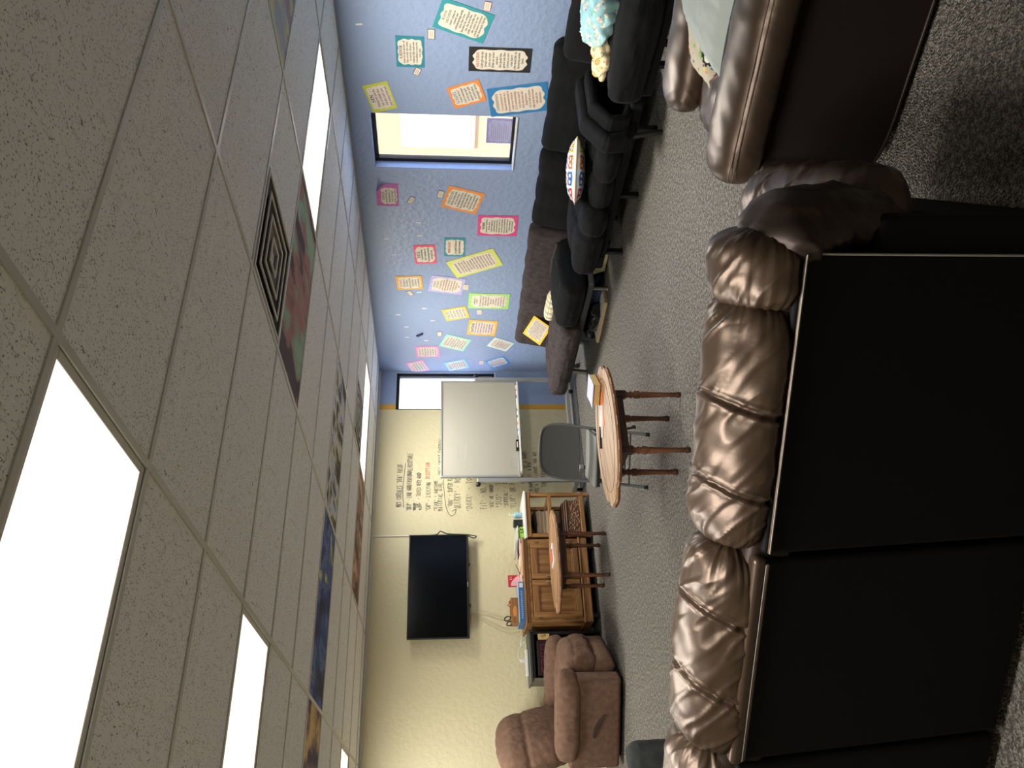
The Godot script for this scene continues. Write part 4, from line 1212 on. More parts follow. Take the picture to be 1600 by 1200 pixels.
	put("cover", rb(Vector3(0.12, 0.012, 0.10), 0.003), flat(Color8(222, 120, 90), 0.5), pd, Vector3(-0.01, 0.0205, 0.0), Vector3(0, -8, 0))
	put("print", pen_strokes([[Vector2(-0.03, 0.01), Vector2(0.03, 0.012)], [Vector2(-0.03, -0.012), Vector2(0.02, -0.01)]], 0.008), flat(Color8(196, 60, 54)), pd, Vector3(-0.01, 0.0272, 0), Vector3(-90, 0, 0))


# ---------------------------------------------------------------- folding chair
func build_folding_chair() -> void:
	var o := thing("folding_chair", "grey metal folding chair behind the coffee table", "folding chair", Vector3(2.85, 0, -5.63), -38.7)
	var pts := [Vector3(-0.205, 0.012, 0.23), Vector3(-0.212, 0.40, 0.0), Vector3(-0.222, 0.60, -0.13), Vector3(-0.20, 0.72, -0.195), Vector3(-0.12, 0.775, -0.225), Vector3(0.12, 0.775, -0.225), Vector3(0.20, 0.72, -0.195), Vector3(0.222, 0.60, -0.13), Vector3(0.212, 0.40, 0.0), Vector3(0.205, 0.012, 0.23)]
	put("main_frame", tube(curve(pts, 8), 0.0115, 10), M.chair_grey, o)
	for s in [-1.0, 1.0]:
		put("rear_leg", tube([Vector3(s * 0.185, 0.012, -0.21), Vector3(s * 0.185, 0.40, 0.13)], 0.011, 10), flat(Color8(38, 38, 38), 0.4), o)
		put("foot_cap", lathe([Vector2(0, 0), Vector2(0.015, 0), Vector2(0.0145, 0.03), Vector2(0, 0.031)], 12), M.black_plastic, o, Vector3(s * 0.185, 0, -0.218))
		put("foot_cap", lathe([Vector2(0, 0), Vector2(0.0155, 0), Vector2(0.015, 0.03), Vector2(0, 0.031)], 12), M.black_plastic, o, Vector3(s * 0.205, 0, 0.236))
		put("side_brace", rb(Vector3(0.006, 0.03, 0.22), 0.002), flat(Color8(38, 38, 38), 0.4), o, Vector3(s * 0.198, 0.37, 0.02))
	put("cross_bar", tube([Vector3(-0.206, 0.13, 0.16), Vector3(0.206, 0.13, 0.16)], 0.008, 8), M.chair_grey, o)
	put("cross_bar", tube([Vector3(-0.185, 0.10, -0.133), Vector3(0.185, 0.10, -0.133)], 0.008, 8), M.chair_grey, o)
	var bl := PackedVector2Array()
	for p in [Vector2(-0.212, 0.50), Vector2(-0.216, 0.60), Vector2(-0.196, 0.70), Vector2(-0.12, 0.765), Vector2(0.12, 0.765), Vector2(0.196, 0.70), Vector2(0.216, 0.60), Vector2(0.212, 0.50), Vector2(0.1, 0.475), Vector2(-0.1, 0.475)]:
		bl.append(p)
	var c3 := []
	for p in bl:
		c3.append(Vector3(p.x, p.y, 0))
	var smooth := PackedVector2Array()
	for p in curve(c3, 6, true):
		smooth.append(Vector2(p.x * 1.04, (p.y - 0.62) * 1.17 + 0.012))
	put("backrest", prism(smooth, 0.012), M.chair_grey, o, Vector3(0, 0.62, -0.138), Vector3(-32, 0, 0))
	put("seat", rb(Vector3(0.40, 0.022, 0.40), 0.010, 10, 2, func(p: Vector3, n: Vector3) -> Vector3: return p + Vector3(0, -0.012 * (1.0 - pow(p.x / 0.2, 2.0)) * (1.0 - pow(p.z / 0.2, 2.0)) - 0.02 * maxf(0.0, p.z - 0.12) * 3.0, 0)), M.seat_grey, o, Vector3(0, 0.415, 0.08))
	put("seat_rim", boxes([[Vector3(0, 0.395, 0.272), Vector3(0.38, 0.03, 0.006)]]), flat(Color8(24, 24, 24), 0.5), o)


# ---------------------------------------------------------------- upholstery
# a stuffed roll along x with the given closed outline (z, y); grooves are seam positions along x
func bolster(prof: Array, x0: float, x1: float, nu: int, nv: int, grooves: Array, amp: float, sd: int, endp := 5.0, slant := 0.0) -> ArrayMesh:
	var c3 := []
	var area := 0.0
	for i in prof.size():
		var a: Vector2 = prof[i]
		var b: Vector2 = prof[(i + 1) % prof.size()]
		area += a.cross(b)
		c3.append(Vector3(a.x, a.y, 0))
	var loop := curve(c3, 12, true)
	var c := Vector2.ZERO
	for p in loop:
		c += Vector2(p.x, p.y) / loop.size()
	var f := noise(sd, 1.0, 2)
	var g := noise(sd + 50, 1.0, 1)
	var half := (x1 - x0) / 2.0
	return grid(nu, nv, func(u: float, v: float) -> Vector3:
		var t := sin((2.0 * u - 1.0) * PI / 2.0)
		var x := (x0 + x1) / 2.0 + half * t
		var q := fmod(v, 1.0) * loop.size()
		var pa: Vector3 = loop[int(q) % loop.size()]
		var pb: Vector3 = loop[(int(q) + 1) % loop.size()]
		var p := pa.lerp(pb, q - floor(q))
		var s := pow(maxf(0.0, 1.0 - pow(absf(t), endp)), 0.42)
		var d := (Vector2(p.x, p.y) - c)
		var e := Vector2(p.x, p.y)
		var edge := (1.0 - absf(t)) * half
		var lump := f.get_noise_3d(x * 6.0, e.y * 5.0, e.x * 5.0)
		var across := x * 0.75 + (e.y - e.x) * 0.66
		var along := (e.y - e.x) * 0.75 - x * 0.66
		var fold := 1.0 - minf(1.0, absf(f.get_noise_3d(along * 2.2, across * 11.0, 7.0)) * 3.2)
		var near := exp(-edge / 0.16)
		for gx in grooves:
			near = maxf(near, 0.7 * exp(-absf(x - gx) / 0.10))
		var puck := g.get_noise_3d(v * 46.0, x * 2.0, 3.0) * exp(-edge / 0.05) * 0.8
		var out := amp * (lump * 0.9 + fold * (0.12 + 0.5 * near) - 0.3 + puck)
		for gx in grooves:
			var dx: float = absf(x - gx - slant * (e.y - c.y))
			out += -0.007 * exp(-pow(dx / 0.006, 2.0)) + 0.003 * exp(-pow((dx - 0.013) / 0.006, 2.0)) - 0.006 * exp(-dx / 0.05)
			out += amp * 0.18 * g.get_noise_3d(v * 40.0, x * 20.0, 9.0) * exp(-dx / 0.03)
		var r := c + d * s + d.normalized() * out * minf(1.0, s * 1.6)
		return Vector3(x, r.y, r.x), true, area > 0)


# a padded block: bulging faces, pinched seams [axis, position, width, depth], soft creases
func pad(s: Vector3, r: float, n: int, bulge: Vector3, seams: Array, amp: float, sd: int, warp = null) -> ArrayMesh:
	var f := noise(sd, 1.0, 2)
	return rb(s, r, n, 4, func(p: Vector3, d: Vector3) -> Vector3:
		var q := p / (s / 2.0)
		var k := Vector3(1.0 - q.x * q.x, 1.0 - q.y * q.y, 1.0 - q.z * q.z).clamp(Vector3.ZERO, Vector3.ONE)
		var o := p
		o.x += d.x * bulge.x * k.y * k.z
		o.y += d.y * bulge.y * k.x * k.z
		o.z += d.z * bulge.z * k.x * k.y
		var out := amp * (f.get_noise_3d(p.x * 12.0, p.y * 12.0, p.z * 12.0) + 0.7 * maxf(0.0, 0.7 - absf(f.get_noise_3d(p.x * 7.0 + 11.0, p.y * 7.0, p.z * 7.0)) * 3.0))
		for g in seams:
			var ax: int = g[0]
			var w: float = g[2]
			var dd: float = absf(p[ax] - g[1])
			var dn := d
			dn[ax] = 0.0
			var m := dn.length()
			out -= m * (g[3] * exp(-pow(dd / w, 2.0)) + g[3] * 0.9 * exp(-dd / (w * 5.0)))
			out += m * amp * 1.6 * exp(-dd / (w * 4.0)) * f.get_noise_3d(p.x * 40.0, p.y * 40.0, p.z * 40.0)
		o += d * out
		return warp.call(o) if warp != null else o)


# a soft tapering roll along a path, stretched along z
func limb(path: Array, radii: Array, deep: float, amp: float, sd: int) -> ArrayMesh:
	var pts := curve(path, 8)
	var f := noise(sd, 1.0, 2)
	var n := pts.size() - 1
	return grid(n, 40, func(u: float, v: float) -> Vector3:
		var i := int(round(u * n))
		var p: Vector3 = pts[i]
		var t: Vector3 = (pts[mini(i + 1, n)] - pts[maxi(i - 1, 0)]).normalized()
		var side := t.cross(Vector3.BACK).normalized()
		var q := u * (radii.size() - 1)
		var k := mini(int(q), radii.size() - 2)
		var r: float = lerpf(radii[k], radii[k + 1], q - k) * pow(maxf(0.0, 1.0 - pow(absf(2.0 * u - 1.0), 8.0)), 0.4)
		r += amp * (f.get_noise_3d(u * 9.0, cos(v * TAU) * 2.0, sin(v * TAU) * 2.0) + 0.7 * f.get_noise_3d(u * 22.0, cos(v * TAU) * 1.5, 5.0 + sin(v * TAU) * 1.5)) * minf(1.0, r * 30.0)
		return p + side * cos(v * TAU) * r + Vector3.BACK * sin(v * TAU) * r * deep, true, true)


func build_leather_sofa() -> void:
	var o := thing("leather_sofa", "large dark brown leather reclining sofa seen from behind, with a plain black back", "sofa", Vector3(1.127, 0, -1.272), -48.07)
	var head := [Vector2(-0.004, 0.785), Vector2(0.006, 0.835), Vector2(-0.03, 0.895), Vector2(-0.09, 0.935), Vector2(-0.17, 0.945), Vector2(-0.25, 0.90), Vector2(-0.28, 0.80), Vector2(-0.22, 0.70), Vector2(-0.10, 0.71)]
	var secs := [[-0.725, 0.0], [-1.322, -0.738], [-2.02, -1.338]]
	for i in 3:
		var w: float = secs[i][1] - secs[i][0]
		var xm: float = (secs[i][1] + secs[i][0]) / 2.0
		put("back_panel", rb(Vector3(w, 0.775, 0.10), 0.014, 1, 2), M.vinyl_black, o, Vector3(xm, 0.415, -0.09), Vector3(5.9, 0, 0))
		put("piping", tube([Vector3(secs[i][0] + 0.01, 0.782, 0.003), Vector3(secs[i][1] - 0.006, 0.782, 0.003)], 0.005, 6), M.leather, o)
	put("seam", tube([Vector3(-0.002, 0.79, -0.002), Vector3(-0.004, 0.30, -0.054), Vector3(-0.004, 0.05, -0.078)], 0.003, 6), M.stitch_pale, o)
	put("seam", tube([Vector3(-0.002, 0.783, 0.008), Vector3(-0.715, 0.783, 0.008)], 0.0018, 5), M.stitch_pale, o)
	put("back_rail", rb(Vector3(1.98, 0.12, 0.13), 0.03, 1, 2), M.leather_dark, o, Vector3(-1.02, 0.765, -0.085))
	put("rim", rb(Vector3(0.60, 0.034, 0.07), 0.014, 1, 3), M.leather, o, Vector3(-1.03, 0.80, -0.028))
	put("seam", tube([Vector3(-0.745, 0.787, 0.006), Vector3(-1.315, 0.787, 0.006)], 0.0012, 5), M.stitch_pale, o)
	put("head_cushion", bolster(head, -0.745, -0.10, 260, 84, [-0.37, -0.58], 0.011, 5, 7.0, 0.2), M.leather, o)
	put("head_cushion", bolster(head, -1.345, -0.735, 260, 84, [-0.925, -1.145], 0.011, 17, 7.0, 0.28), M.leather, o)
	put("head_cushion", bolster(head, -2.03, -1.33, 240, 84, [-1.60, -1.82], 0.011, 29, 7.0, 0.25), M.leather, o)
	# rounded wing at the end of the back, falling to the arm
	put("wing", bolster(head, -0.15, 0.045, 60, 84, [], 0.010, 37, 3.0), M.leather, o)
	put("wing_side", limb([Vector3(-0.03, 0.80, -0.15), Vector3(0.025, 0.77, -0.15), Vector3(0.06, 0.68, -0.15), Vector3(0.06, 0.58, -0.16), Vector3(0.03, 0.50, -0.17)], [0.10, 0.105, 0.085, 0.07, 0.05], 1.55, 0.008, 39), M.leather_dark, o)
	for s in [0, 1]:
		var ax := 0.01 if s == 0 else -2.03
		var k := 1.0 if s == 0 else -1.0
		var prof := [Vector2(ax + k * 0.17, 0.47), Vector2(ax + k * 0.175, 0.56), Vector2(ax + k * 0.10, 0.635), Vector2(ax - k * 0.03, 0.645), Vector2(ax - k * 0.14, 0.59), Vector2(ax - k * 0.15, 0.48), Vector2(ax, 0.42)]
		put("arm_pad", bolster(prof, 0.12, 0.92, 110, 60, [0.50, 0.70], 0.010, 53 + s, 6.0), M.leather, o, Vector3.ZERO, Vector3(0, 90, 0))
		put("arm_panel", rb(Vector3(0.20, 0.44, 0.80), 0.02, 1, 3), M.vinyl_black, o, Vector3(ax - k * 0.025, 0.25, -0.48))
		put("arm_rear", rb(Vector3(0.11, 0.56, 0.05), 0.02, 1, 3), M.vinyl_black, o, Vector3(ax + k * 0.02, 0.33, -0.085), Vector3(5.9, 0, 0))
	for i in 3:
		var w: float = minf(secs[i][1], -0.15) - maxf(secs[i][0], -1.88)
		var xm: float = (minf(secs[i][1], -0.15) + maxf(secs[i][0], -1.88)) / 2.0
		put("seat_cushion", pad(Vector3(w - 0.01, 0.22, 0.66), 0.07, 12, Vector3(0.0, 0.04, 0.03), [[0, 0.0, 0.008, 0.01]], 0.008, 61 + i), M.leather, o, Vector3(xm, 0.38, -0.58))
		put("back_cushion", pad(Vector3(w - 0.01, 0.34, 0.18), 0.07, 12, Vector3(0.0, 0.01, 0.05), [[0, 0.0, 0.008, 0.01]], 0.008, 71 + i), M.leather, o, Vector3(xm, 0.62, -0.24), Vector3(6, 0, 0))
		put("footrest", pad(Vector3(w - 0.02, 0.24, 0.07), 0.03, 8, Vector3(0.0, 0.0, 0.02), [], 0.004, 81 + i), M.leather, o, Vector3(xm, 0.18, -0.89))


func build_leather_recliner() -> void:
	var o := thing("leather_recliner", "dark brown leather recliner with pillows on its seat, facing away behind the sofa arm", "recliner", Vector3(2.406, 0, -1.059), 20.5)
	var side := PackedVector2Array()
	for p in curve2([Vector2(0.0, 0.03), Vector2(0.5, 0.025), Vector2(0.84, 0.03), Vector2(0.93, 0.10), Vector2(0.945, 0.25), Vector2(0.92, 0.38), Vector2(0.86, 0.49), Vector2(0.4, 0.53), Vector2(0.0, 0.53)]):
		side.append(p)
	for s in [0, 1]:
		var x := 0.11 if s == 0 else 0.86
		var k := -1.0 if s == 0 else 1.0
		put("side_panel", prism(side, 0.17), M.vinyl_brown, o, Vector3(x, 0, 0), Vector3(0, 90, 0))
		var edge := []
		for p in side:
			edge.append(Vector3(x + k * 0.085, p.y, -p.x))
		put("piping", tube(edge, 0.007, 6, true), M.leather_dark, o)
		var prof := [Vector2(x - 0.13, 0.47), Vector2(x - 0.155, 0.54), Vector2(x - 0.11, 0.60), Vector2(x, 0.625), Vector2(x + 0.10, 0.60), Vector2(x + 0.135, 0.54), Vector2(x + 0.12, 0.47), Vector2(x, 0.455)]
		put("arm_pad", bolster(prof, 0.06, 1.0, 120, 56, [], 0.0058, 91 + s, 9.0), M.leather, o, Vector3.ZERO, Vector3(0, 90, 0))
		for dz in [0.0, 0.009]:
			var l := []
			for i in 12:
				l.append(Vector3(x + k * (0.1475 - dz * 1.0), 0.565 + dz * 1.4, -0.09 - i * 0.079))
			put("stitch_line", tube(l, 0.0022, 5), M.stitch, o)
		put("arm_front", pad(Vector3(0.2, 0.36, 0.08), 0.035, 6, Vector3(0, 0, 0.02), [], 0.006, 95 + s), M.leather_dark, o, Vector3(x, 0.28, -0.925))
	put("seat_cushion", pad(Vector3(0.57, 0.22, 0.80), 0.08, 16, Vector3(0, 0.05, 0.04), [[2, -0.12, 0.01, 0.012]], 0.010, 97), M.leather, o, Vector3(0.485, 0.38, -0.62))
	put("footrest", pad(Vector3(0.57, 0.28, 0.12), 0.05, 12, Vector3(0, 0, 0.05), [[1, 0.02, 0.01, 0.012]], 0.008, 98), M.leather, o, Vector3(0.485, 0.21, -1.03))
	put("base", rb(Vector3(0.58, 0.18, 0.86), 0.01), M.vinyl_brown, o, Vector3(0.485, 0.13, -0.46))
	put("backrest", pad(Vector3(0.76, 0.62, 0.28), 0.11, 16, Vector3(0, 0.03, 0.05), [[1, -0.05, 0.012, 0.02]], 0.010, 99), M.leather, o, Vector3(0.485, 0.74, -0.03), Vector3(14, 0, 0))


func build_fabric_recliner() -> void:
	var o := thing("suede_recliner", "brown suede recliner armchair with tufted back beside the cream wall", "recliner", Vector3(1.40, 0, -7.70), -126.9)
	var m: Material = M.suede
	for s in [-1.0, 1.0]:
		put("side_panel", pad(Vector3(0.17, 0.44, 0.80), 0.03, 8, Vector3(0.012, 0, 0.01), [], 0.003, 101), m, o, Vector3(s * 0.36, 0.26, 0.0))
		var c: float = s * 0.37
		var prof := [Vector2(c + 0.10, 0.40), Vector2(c + 0.125, 0.50), Vector2(c + 0.08, 0.585), Vector2(c, 0.605), Vector2(c - 0.08, 0.585), Vector2(c - 0.12, 0.50), Vector2(c - 0.09, 0.40)]
		put("arm_pad", bolster(prof, -0.36, 0.46, 90, 44, [], 0.007, 103 + int(s), 5.0), m, o, Vector3.ZERO, Vector3(0, 90, 0))
	put("seat_cushion", pad(Vector3(0.54, 0.22, 0.66), 0.085, 18, Vector3(0, 0.05, 0.05), [[0, -0.09, 0.010, 0.016], [0, 0.09, 0.010, 0.016], [2, -0.2, 0.012, 0.012]], 0.006, 105), m, o, Vector3(0, 0.40, -0.17))
	put("front_pad", pad(Vector3(0.54, 0.24, 0.16), 0.07, 14, Vector3(0, 0.0, 0.05), [[0, -0.09, 0.010, 0.014], [0, 0.09, 0.010, 0.014]], 0.006, 106), m, o, Vector3(0, 0.33, -0.44))
	put("footrest", pad(Vector3(0.56, 0.19, 0.14), 0.06, 14, Vector3(0, 0.0, 0.05), [], 0.006, 107), m, o, Vector3(0, 0.15, -0.42))
	put("base", rb(Vector3(0.66, 0.05, 0.72), 0.01), M.black_plastic, o, Vector3(0, 0.026, 0))
	var lean := Node3D.new()
	lean.name = "backrest"
	o.add_child(lean, true)
	lean.position = Vector3(0, 0.46, 0.24)
	lean.rotation_degrees.x = 13
	put("tufted_cushion", pad(Vector3(0.76, 0.62, 0.26), 0.125, 26, Vector3(0.03, 0.05, 0.06), [[1, 0.07, 0.022, 0.010], [0, 0.0, 0.022, 0.010], [1, -0.18, 0.014, 0.006]], 0.0035, 109), m, lean, Vector3(0, 0.30, 0.06))
	put("button", lathe([Vector2(0, -0.006), Vector2(0.02, -0.004), Vector2(0.016, 0.006), Vector2(0, 0.009)], 12), m, lean, Vector3(0, 0.39, -0.04), Vector3(-90, 0, 0))
	put("handle_recess", prism(PackedVector2Array(curve2([Vector2(-0.10, 0.03), Vector2(0.0, -0.01), Vector2(0.11, -0.06), Vector2(0.08, -0.02), Vector2(0.0, 0.03), Vector2(-0.08, 0.045)])), 0.008), flat(Color8(58, 42, 34), 0.8), o, Vector3(0.462, 0.24, 0.02), Vector3(0, 90, 0))


# ---------------------------------------------------------------- velvet futons along the blue wall
func futon_leg(o: Node3D, x: float, z: float, h := 0.18, m: Material = null) -> void:
	put("leg", rb(Vector3(0.05, h, 0.035), 0.006), m if m else M.black_plastic, o, Vector3(x, h / 2, z))


func build_futons() -> void:
	var a := thing("black_futon", "black velvet futon under the window with its middle section folded open", "futon", Vector3(0, 0, 0))
	var m: Material = M.velvet_black
	var back := Vector3(12, 0, 0)
	for q in [[-3.62, -4.62, 3], [-4.64, -5.52, 3]]:
		var w: float = q[0] - q[1]
		var b := Node3D.new()
		b.name = "backrest"
		a.add_child(b, true)
		b.position = Vector3(5.20, 0.56, (q[0] + q[1]) / 2)
		b.rotation_degrees = Vector3(0, 0, -11)
		put("back_cushion", pad(Vector3(0.17, 0.40, w), 0.07, 18, Vector3(0.03, 0.0, 0.0), [[2, -w / 6, 0.010, 0.022], [2, w / 6, 0.010, 0.022]], 0.004, 121), m, b)
	put("seat", pad(Vector3(0.70, 0.20, 0.74), 0.075, 20, Vector3(0.02, 0.05, 0.0), [[0, -0.13, 0.012, 0.022], [2, 0.12, 0.012, 0.022]], 0.005, 125), m, a, Vector3(4.77, 0.36, -4.98))
	put("seat", pad(Vector3(0.66, 0.17, 0.58), 0.07, 16, Vector3(0.02, 0.03, 0.0), [[0, -0.13, 0.012, 0.022], [2, 0.0, 0.012, 0.02]], 0.005, 126), m, a, Vector3(4.80, 0.345, -4.31))
	put("base_rail", rb(Vector3(0.56, 0.09, 1.76), 0.02, 1, 2), M.velvet_black, a, Vector3(4.84, 0.22, -4.52))
	for z in [-5.30, -4.62, -3.95]:
		futon_leg(a, 4.68, z, 0.175)
		futon_leg(a, 5.08, z, 0.175)
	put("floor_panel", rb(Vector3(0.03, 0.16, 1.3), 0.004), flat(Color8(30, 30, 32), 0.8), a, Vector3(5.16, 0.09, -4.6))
	# the folded-open arm: a chamfered padded frame round a dark well
	var prof := [Vector2(5.02, 0.55), Vector2(4.60, 0.55), Vector2(4.41, 0.42), Vector2(4.43, 0.29), Vector2(4.62, 0.22), Vector2(5.02, 0.19)]
	for q in [[0.0, -3.86, 0.15, 0.045], [0.05, -3.74, 0.12, 0.035]]:
		var loop := []
		for i in prof.size():
			var p: Vector2 = prof[i]
			var c := Vector2(4.74, 0.37)
			p = c + (p - c) * (1.0 - q[0] * 4.0)
			var p2: Vector2 = prof[(i + 1) % prof.size()]
			p2 = c + (p2 - c) * (1.0 - q[0] * 4.0)
			loop.append([p, p2])
		for e in loop:
			var d: Vector2 = e[1] - e[0]
			var o := put("arm_frame", pad(Vector3(d.length() + q[3] * 1.2, q[3] * 1.9, q[2]), q[3] * 0.8, 5, Vector3.ZERO, [], 0.002, 131), m, a, Vector3((e[0].x + e[1].x) / 2, (e[0].y + e[1].y) / 2, q[1]))
			o.rotation.z = d.angle()
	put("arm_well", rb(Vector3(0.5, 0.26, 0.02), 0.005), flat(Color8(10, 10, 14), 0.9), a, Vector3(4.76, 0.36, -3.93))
	put("arm_leg", rb(Vector3(0.03, 0.23, 0.03), 0.005), flat(Color8(44, 44, 44), 0.5), a, Vector3(4.52, 0.115, -3.86), Vector3(0, 0, 14))

	var c := thing("brown_futon", "charcoal brown velvet futon in the corner, far end by the rolling whiteboard", "futon", Vector3(0, 0, 0))
	var mb: Material = M.velvet_brown
	var bb := Node3D.new()
	bb.name = "backrest"
	c.add_child(bb, true)
	bb.position = Vector3(5.20, 0.56, -6.50)
	bb.rotation_degrees = Vector3(0, 0, -11)
	var sm := []
	for k in 5:
		sm.append([2, -0.62 + k * 0.31, 0.009, 0.018])
	put("back_cushion", pad(Vector3(0.17, 0.42, 1.84), 0.06, 26, Vector3(0.03, 0, 0), sm, 0.004, 141), mb, bb)
	put("seat", pad(Vector3(0.64, 0.21, 0.62), 0.08, 18, Vector3(0.02, 0.05, 0.0), [], 0.006, 143), M.velvet_black, c, Vector3(4.79, 0.40, -5.88)).set_meta("label", "near half of the seat with its shade put in as black")  # black velvet paints in the shade on this half of the brown seat
	put("seat", pad(Vector3(0.68, 0.19, 1.16), 0.07, 24, Vector3(0.02, 0.035, 0.0), [[0, -0.14, 0.012, 0.02], [2, -0.22, 0.010, 0.014], [2, 0.15, 0.010, 0.012]], 0.008, 144), mb, c, Vector3(4.76, 0.345, -6.78))
	put("welt", tube([Vector3(5.06, 0.505, -5.64), Vector3(5.07, 0.525, -5.88), Vector3(5.06, 0.505, -6.13)], 0.02, 10), mb, c)
	put("base_rail", rb(Vector3(0.54, 0.06, 1.7), 0.02, 1, 2), flat(Color8(58, 58, 58), 0.6), c, Vector3(4.86, 0.225, -6.5))
	put("leg", lathe([Vector2(0, 0), Vector2(0.022, 0), Vector2(0.022, 0.008), Vector2(0.016, 0.01), Vector2(0.016, 0.20), Vector2(0, 0.20)], 14), M.steel, c, Vector3(4.80, 0, -5.97))
	put("leg", lathe([Vector2(0, 0), Vector2(0.022, 0), Vector2(0.022, 0.008), Vector2(0.016, 0.01), Vector2(0.016, 0.20), Vector2(0, 0.20)], 14), M.steel, c, Vector3(5.10, 0, -5.97))
	put("leg", rb(Vector3(0.035, 0.22, 0.05), 0.005), M.steel, c, Vector3(4.70, 0.105, -7.28), Vector3(10, 0, 0))
	put("leg", rb(Vector3(0.035, 0.22, 0.05), 0.005), M.steel, c, Vector3(5.10, 0.105, -7.28), Vector3(10, 0, 0))

	var b := thing("black_futon", "black velvet futon holding the baby blankets, with a puffed seat", "futon", Vector3(0, 0, 0))
	var b2 := Node3D.new()
	b2.name = "backrest"
	b.add_child(b2, true)
	b2.position = Vector3(5.02, 0.51, -2.95)
	b2.rotation_degrees = Vector3(0, 0, -11)
	put("back_cushion", pad(Vector3(0.18, 0.42, 1.36), 0.07, 18, Vector3(0.03, 0, 0), [[2, 0.2, 0.010, 0.02], [2, -0.25, 0.01, 0.02]], 0.004, 151), m, b2)
	put("seat", pad(Vector3(0.72, 0.22, 1.26), 0.07, 22, Vector3(0.02, 0.05, 0.02), [[0, -0.17, 0.012, 0.02], [2, 0.1, 0.012, 0.018]], 0.006, 153), m, b, Vector3(4.60, 0.40, -2.78))
	put("base_rail", rb(Vector3(0.56, 0.10, 1.2), 0.02, 1, 2), m, b, Vector3(4.64, 0.25, -2.82))
	for z in [-3.36, -2.36]:
		put("leg", rb(Vector3(0.22, 0.035, 0.035), 0.006), M.black_plastic, b, Vector3(4.56, 0.018, z))
		futon_leg(b, 4.62, z, 0.21)
		futon_leg(b, 4.86, z, 0.21)

	# low dark armchair past the sofa's far end
	var d := thing("grey_armchair", "dark grey upholstered chair half hidden past the end of the leather sofa", "armchair", Vector3(0.20, 0, -4.35))
	put("backrest", pad(Vector3(0.80, 0.44, 0.16), 0.05, 10, Vector3(0, 0, 0.01), [], 0.003, 161), M.grey_chair_cloth, d, Vector3(0, 0.40, -0.1))
	put("seat", pad(Vector3(0.86, 0.17, 0.62), 0.06, 12, Vector3(0, 0.02, 0.01), [], 0.003, 162), M.grey_chair_cloth, d, Vector3(0.02, 0.32, 0.28))
	put("base", rb(Vector3(0.78, 0.20, 0.62), 0.02, 1, 2), M.grey_chair_cloth, d, Vector3(0, 0.135, 0.2))
	for p in [[-0.34, -0.1], [0.34, -0.1], [-0.34, 0.46], [0.34, 0.46]]:
		put("leg", rb(Vector3(0.05, 0.05, 0.05), 0.006), M.black_plastic, d, Vector3(p[0], 0.025, p[1]))


# ---------------------------------------------------------------- printed cloth
func canvas(c: Color, s := 256) -> Image:
	var im := Image.create_empty(s, s, false, Image.FORMAT_RGB8)
	im.fill(c)
	return im


func dot(im: Image, x: int, y: int, r: int, c: Color) -> void:
	for j in range(-r, r + 1):
		for i in range(-r, r + 1):
			if i * i + j * j <= r * r:
				im.set_pixel(posmod(x + i, im.get_width()), posmod(y + j, im.get_height()), c)


func box(im: Image, x: int, y: int, w: int, h: int, c: Color) -> void:
	im.fill_rect(Rect2i(x, y, w, h), c)


func print_cloth(key: String, im: Image, rough := 0.9, scale := Vector3.ONE) -> StandardMaterial3D:
	var m := mat(key, Color.WHITE, rough)
	m.albedo_texture = ImageTexture.create_from_image(im)
	m.uv1_scale = scale
	return m


func bus_print() -> StandardMaterial3D:
	var im := canvas(Color8(200, 214, 226))
	var cs := [Color8(206, 52, 50), Color8(246, 196, 52), Color8(72, 108, 196), Color8(70, 160, 84), Color8(240, 130, 54)]
	for r in 4:
		for c in 4:
			var x := 6 + c * 64
			var y := 8 + r * 64
			var k: Color = cs[(c * 2 + r * 3) % 5]
			box(im, x, y, 54, 36, k)
			box(im, x + 4, y + 5, 20, 20, Color8(20, 20, 24))
			box(im, x + 29, y + 5, 20, 20, Color8(20, 20, 24))
			box(im, x + 7, y + 8, 14, 14, Color8(244, 226, 210))
			box(im, x + 32, y + 8, 14, 14, Color8(244, 226, 210))
			dot(im, x + 13, y + 38, 6, Color8(40, 40, 50))
			dot(im, x + 42, y + 38, 6, Color8(40, 40, 50))
			box(im, x + 8, y + 50, 40, 5, cs[(c + r + 2) % 5])
	return print_cloth("bus_print", im)


func gear_print() -> StandardMaterial3D:
	var im := canvas(Color8(196, 184, 164))
	var cs := [Color8(236, 130, 40), Color8(240, 200, 70), Color8(70, 110, 120), Color8(196, 70, 60), Color8(150, 176, 110), Color8(60, 56, 60)]
	var r := RandomNumberGenerator.new()
	r.seed = 4
	for i in 120:
		dot(im, r.randi() % 256, r.randi() % 256, 2 + r.randi() % 4, cs[r.randi() % 6])
	for i in 26:
		var x := 14 + (i * 67) % 240
		var y := 14 + (i * 103) % 240
		var c: Color = cs[i % 6]
		if i % 3 == 0:
			for k in 8:
				dot(im, x + int(cos(k * TAU / 8) * 15), y + int(sin(k * TAU / 8) * 15), 4, Color8(30, 28, 28))
			dot(im, x, y, 14, Color8(30, 28, 28))
			dot(im, x, y, 10, Color8(236, 228, 210))
		elif i % 3 == 1:
			dot(im, x, y, 13, c)
			dot(im, x - 4, y - 2, 2, Color8(60, 40, 30))
			dot(im, x + 4, y - 2, 2, Color8(60, 40, 30))
		else:
			box(im, clampi(x - 10, 0, 230), clampi(y - 6, 0, 240), 20, 12, Color8(44, 40, 44))
			box(im, clampi(x - 2, 0, 230), clampi(y - 6, 0, 240), 3, 12, Color8(196, 184, 164))
	return print_cloth("gear_print", im)


